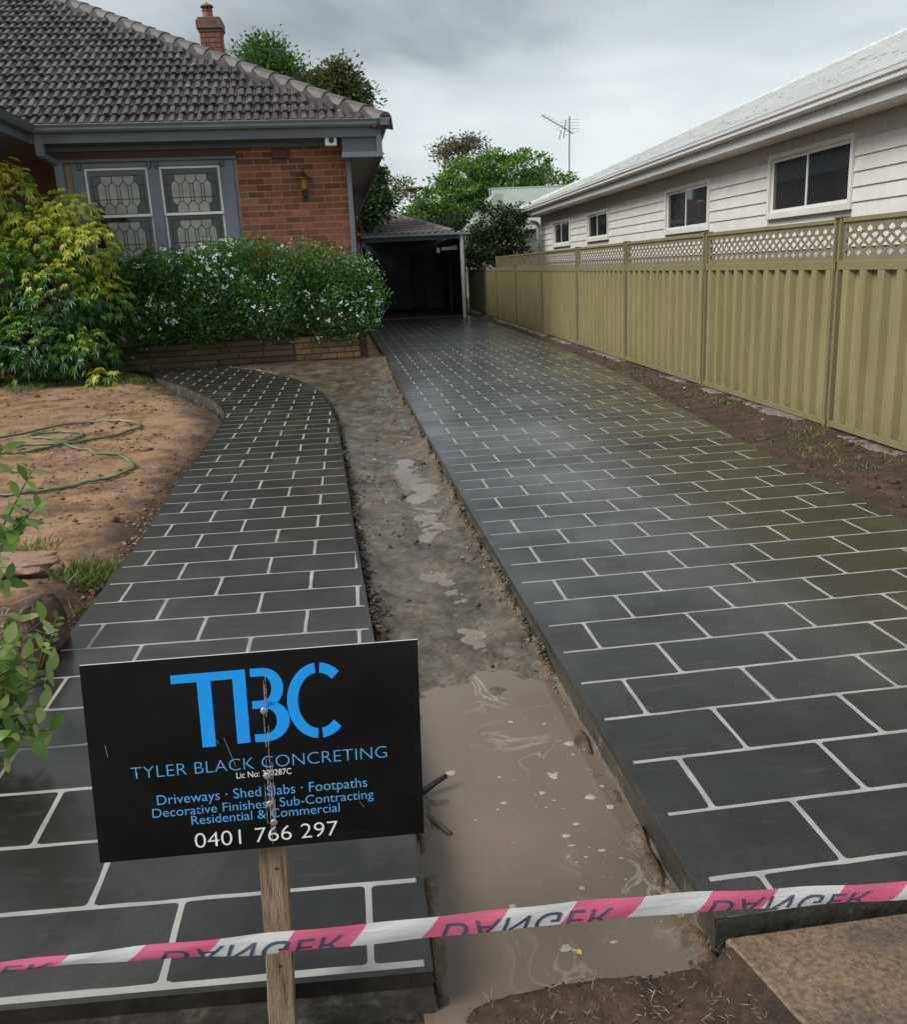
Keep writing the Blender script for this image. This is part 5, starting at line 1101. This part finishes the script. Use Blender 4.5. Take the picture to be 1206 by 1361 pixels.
# ------------------------------------------------------------------ the sign
TL, TR2, BR, BL = Vector((-.435987, 1.228, .626968)), Vector((.048995, 1.228, .623083)), Vector((.03975, 1.2, .314971)), Vector((-.444111, 1.2, .321288))
SN = (TR2 - TL).cross(BL - TL).normalized(); SN = SN if SN.y < 0 else -SN
def SB(s, t, d=0): return TL * (1 - s) * (1 - t) + TR2 * s * (1 - t) + BR * s * t + BL * (1 - s) * t + SN * d
sign = empty('sign', (-.213, 1.22, -.1), 'black contractor sign with blue TBC logo on a timber stake', 'sign')
M_BLK = mat('black_sign_face', (.0035, .0042, .0046), .28, var=.35, vscale=7, rvar=.08)
b = MB(); q = [SB(0, 0), SB(1, 0), SB(1, 1), SB(0, 1)]; q2 = [p - SN * .004 for p in q]
b.add(q + q2, [(0, 1, 2, 3), (4, 7, 6, 5)]); b.m = 1; b.add(q + q2, [(0, 4, 5, 1), (1, 5, 6, 2), (2, 6, 7, 3), (3, 7, 4, 0)])
brd = b.build('board', [M_BLK, mat('white_sheet_edge', (.55, .56, .55), .5)], sign)
M_LB = mat('sign_blue', (.008, .34, .93), .4); M_LB2 = mat('sign_blue_text', (.09, .40, .78), .45); M_LW = mat('sign_white', (.82, .82, .80), .45)
def flatpoly(name, polys, m, d=.0005):
    Q = MB()
    for p in polys: Q.add([SB(s, t, d) for s, t in p], [tuple(range(len(p)))])
    me = bpy.data.meshes.new(name); me.from_pydata(Q.v, [], Q.f); me.materials.append(m); return link(name, me, brd)
flatpoly('logo_letter', [[(.2588, .0815), (.4775, .0795), (.4780, .1215), (.2588, .124)], [(.334, .1235), (.375, .123), (.3763, .4513), (.3362, .4514)], [(.4388, .1222), (.4780, .1215), (.4796, .4454), (.4409, .4482)]], M_LB)
def arc(cx, cy, rx, ry, a0, a1, n=14): return [(cx + rx * math.cos(R(a)), cy + ry * math.sin(R(a))) for a in np.linspace(a0, a1, n)]
def band(cx, cy, ro, ri, a0, a1, n=14):
    o = arc(cx, cy, *ro, a0, a1, n); i_ = arc(cx, cy, *ri, a0, a1, n); return [[o[k], o[k + 1], i_[k + 1], i_[k]] for k in range(n - 1)]
flatpoly('logo_letter', [[(.4925, .0785), (.530, .079), (.530, .120), (.492, .1185)], [(.493, .240), (.535, .240), (.535, .2795), (.493, .279)], [(.4943, .4076), (.530, .409), (.530, .449), (.4943, .4478)]]
         + band(.529, .1795, (.0595, .1005), (.0240, .060), -90, 90) + band(.529, .3445, (.0735, .1045), (.0345, .0645), -90, 90), M_LB, .0006)
ce = (.6925, .263); po, pi_ = (.0955, .19), (.0625, .1395)
flatpoly('logo_letter', band(*ce, po, pi_, 94.5, 265.5, 24) + band(*ce, po, pi_, -85, -47, 6) + band(*ce, po, pi_, 47, 85, 6), M_LB, .0007)
cap = max(v.co.y for v in text_mesh('H').vertices)
def maxx(t, offset, spacing): return max(v.co.x for v in text_mesh(t, offset, spacing).vertices)
def sign_text(txt, s0, s1, tb, caph, m, offset=0.0, name='lettering', spacing=1.0):
    full = [v.co.x for v in text_mesh(txt, offset, spacing).vertices]; a, c_ = min(full), max(full); pre = ''
    for wd in txt.split(' '):
        me = text_mesh(wd, offset, spacing); adv = maxx(pre + 'H', offset, spacing) - maxx('H', offset, spacing) if pre else 0.0
        for v in me.vertices: v.co = SB(s0 + (v.co.x + adv - a) / (c_ - a) * (s1 - s0), tb - v.co.y / cap * caph, .0006)
        me.materials.clear(); me.materials.append(m); me.name = name; link(name, me, brd); pre += wd + ' '
sign_text('TYLER BLACK CONCRETING', .118, .8923, .5825, .0605, M_LB2, -.017)
sign_text('Lic No: 380287C', .4301, .597, .624, .030, M_LW, 0)
sign_text('Driveways \u00b7 Shed Slabs \u00b7 Footpaths', .1872, .8269, .7255, .050, M_LB2, -.004)
sign_text('Decorative Finishes \u00b7 Sub-Contracting', .170, .8457, .789, .046, M_LB2, -.004)
sign_text('Residential & Commercial', .2841, .7384, .843, .046, M_LB2, -.004)
sign_text('0401 766 297', .2894, .7297, .9665, .077, M_LW, -.010)
M_SCREW = mat('zinc_screw', (.36, .36, .35), .45, metal=.6)
for (s, t) in ((.527, .2945), (.524, .626), (.525, .7725), (.534, .8703)):
    q = MB(); p = SB(s, t, 0); e1 = (TR2 - TL).normalized(); e2 = SN.cross(e1); n = 10; vs = []
    for r_, h_ in ((.0058, .0007), (.005, .0016), (.002, .0017)):
        for j in range(n): a = j * 2 * math.pi / n; vs.append(p + e1 * r_ * math.cos(a) + e2 * r_ * math.sin(a) + SN * h_)
    q.add(vs, [(k * n + j, k * n + (j + 1) % n, (k + 1) * n + (j + 1) % n, (k + 1) * n + j) for k in range(2) for j in range(n)] + [tuple(range(2 * n, 3 * n))]); q.build('screw', M_SCREW, brd, True)
# scratches and drips down the middle of the board
q = MB()
for i in range(16):
    s0 = random.choice([.523, .526, .53, .528, .515, .535]) + random.gauss(0, .004); t0 = random.uniform(.0, .8); L_ = random.uniform(.08, .3); t1 = min(t0 + L_, .985)
    for k in range(6):
        a, c_ = t0 + (t1 - t0) * k / 6, t0 + (t1 - t0) * (k + .9) / 6; wd = random.uniform(.0004, .0012); sx = s0 + .006 * (a - t0)
        q.add([SB(sx - wd, a, .0009), SB(sx + wd, a, .0009), SB(sx + wd, c_, .0009), SB(sx - wd, c_, .0009)], [(0, 1, 2, 3)])
for (a, c_, e_, f_) in ((.40, .41, .43, .56), (.36, .37, .385, .44), (.69, .968, .82, .955), (.05, .4, .055, .46), (.80, .80, .815, .83), (.31, .075, .325, .071)):
    q.add([SB(a, c_, .0009), SB(a + .0012, c_, .0009), SB(e_ + .0012, f_, .0009), SB(e_, f_, .0009)], [(0, 1, 2, 3)])
tag(q.build('scratch', mat('grey_scratch', (.30, .31, .31), .6), brd), kind='stuff')
# stake behind the board
M_STK = mat('weathered_pine', (.27, .20, .135), .8, var=.35, vscale=14, bump=.6, bscale=60, stretch=(9, 9, .8), col2=(.12, .085, .055), c2scale=10, c2lo=.5, c2hi=.66)
b = MB(); 
def SK(x, y, z): f = (z + .25) / .85; return (-.2185 + .0235 * f * 1.55 + x, 1.1995 + .028 * f + y, z)
vs = []; zz_ = np.linspace(-.25, .61, 14)
for z in zz_:
    j = random.gauss(0, .0006)
    vs += [SK(-.0215 + j, .006, z), SK(-.0195 + j, .004, z), SK(.0195 + j, .004, z), SK(.0215 + j, .006, z), SK(.0215 + j, .026, z), SK(-.0215 + j, .026, z)]
b.add(vs, [(6 * i + j, 6 * i + (j + 1) % 6, 6 * i + 6 + (j + 1) % 6, 6 * i + 6 + j) for i in range(13) for j in range(6)] + [(0, 1, 2, 3, 4, 5), (78, 79, 80, 81, 82, 83)])
stk = b.build('stake', M_STK, sign)
for z in (.265, .09):
    q = MB(); c_ = Vector(SK(.005 if z > .2 else .002, .004, z)); q.lathe([(.004, -.0012), (.0026, .0004), (.0012, .0008)], (0, 0, 0), 8); o = q.build('nail_hole', mat('rust_nail', (.06, .03, .018), .8), stk); o.rotation_euler = (R(90), 0, 0); o.location = c_

# ------------------------------------------------------------------ danger tape
tape = empty('danger_tape', (-.2, 1.16, .18), 'pink and white striped danger tape strung across the foreground', 'tape')
TX = [-1.8, -.9, -.59, -.40, -.211, .071, .187, .424, .804, 1.3, 2.2]; TT = [.20, .210, .208, .210, .208, .1965, .194, .189, .164, .13, .06]; TB = [.185, .195, .193, .187, .171, .159, .155, .151, .131, .098, .026]
def TP(x, t, d=0):
    zt = float(np.interp(x, TX, TT)); zb = float(np.interp(x, TX, TB)); y = 1.152 + .006 * math.sin(x * 5.1) * .5 + .012 * math.sin(x * 1.7 + .6) * .5
    y -= .0035 * math.sin(math.pi * min(max(t, 0), 1)) + .0012 * math.sin(x * 37 + t * 4); z = zt + (zb - zt) * t + .0012 * math.sin(x * 9.0) + .0005 * math.sin(x * 31 + t * 5)
    return Vector((x, y - d, z))
def tapemat(name, c):
    m = bpy.data.materials.new(name); m.use_nodes = True; t = m.node_tree; t.nodes.clear()
    o = N('ShaderNodeOutputMaterial', t); p = N('ShaderNodeBsdfPrincipled', t); tr = N('ShaderNodeBsdfTranslucent', t); mx = N('ShaderNodeMixShader', t)
    p.inputs['Base Color'].default_value = (*c, 1); tr.inputs[0].default_value = (*c, 1); p.inputs['Roughness'].default_value = .28; mx.inputs[0].default_value = .5
    pos = N('ShaderNodeNewGeometry', t).outputs['Position']; mp = N('ShaderNodeMapping', t); mp.inputs['Scale'].default_value = (.6, 1, 3.5); t.links.new(pos, mp.inputs[0])
    n = N('ShaderNodeTexNoise', t); n.inputs['Scale'].default_value = 26; n.inputs['Detail'].default_value = 3; n.inputs['Distortion'].default_value = .6; t.links.new(mp.outputs[0], n.inputs['Vector'])
    b_ = N('ShaderNodeBump', t); b_.inputs['Strength'].default_value = .55; b_.inputs['Distance'].default_value = .004; t.links.new(n.outputs[0], b_.inputs['Height']); t.links.new(b_.outputs[0], p.inputs['Normal']); t.links.new(b_.outputs[0], tr.inputs['Normal'])
    t.links.new(p.outputs[0], mx.inputs[1]); t.links.new(tr.outputs[0], mx.inputs[2]); t.links.new(mx.outputs[0], o.inputs[0]); return m
M_TW = tapemat('tape_white', (.95, .95, .96)); M_TP = tapemat('tape_pink', (.98, .21, .37)); M_TN = mat('tape_ink', (.085, .10, .15), .45)
B = MB(); per = .217; lean = .030; x0 = .378 - 11 * per; k = 0
while x0 + k * per / 2 < 2.1:
    a, c_ = x0 + k * per / 2, x0 + (k + 1) * per / 2; B.m = k % 2; nx_, nt_ = 10, 6; vs = []
    for j in range(nt_ + 1):
        for i in range(nx_ + 1): t = j / nt_; vs.append(TP(a + (c_ - a) * i / nx_ - lean * t, t))
    B.add(vs, [(j * (nx_ + 1) + i, j * (nx_ + 1) + i + 1, (j + 1) * (nx_ + 1) + i + 1, (j + 1) * (nx_ + 1) + i) for j in range(nt_) for i in range(nx_)]); k += 1
rb = B.build('ribbon', [M_TW, M_TP], tape, True)
for xs0 in (-1.19, -.775, -.354, .063, .487, .915):
    me = text_mesh('DANGER', .004, 1.12); bm = bmesh.new(); bm.from_mesh(me)
    bmesh.ops.bisect_plane(bm, geom=bm.verts[:] + bm.edges[:] + bm.faces[:], plane_co=(0, cap * .70, 0), plane_no=(0, 1, 0), clear_outer=True)
    xs_ = [v.co.x for v in bm.verts]; a, c_ = min(xs_), max(xs_); cuts = 22
    for k in range(1, cuts): bmesh.ops.bisect_plane(bm, geom=bm.verts[:] + bm.edges[:] + bm.faces[:], plane_co=(a + (c_ - a) * k / cuts, 0, 0), plane_no=(1, 0, 0))
    for k in range(1, 4): bmesh.ops.bisect_plane(bm, geom=bm.verts[:] + bm.edges[:] + bm.faces[:], plane_co=(0, cap * .7 * k / 4, 0), plane_no=(0, 1, 0))
    bmesh.ops.triangulate(bm, faces=bm.faces)
    for v in bm.verts:
        t = .34 + .655 * max(v.co.y, 0) / (cap * .70); v.co = TP(xs0 + (v.co.x - a) / (c_ - a) * .262 - lean * (t - .3) * .4, t, .0007)
    bm.to_mesh(me); bm.free(); me.materials.clear(); me.materials.append(M_TN); link('lettering', me, rb)
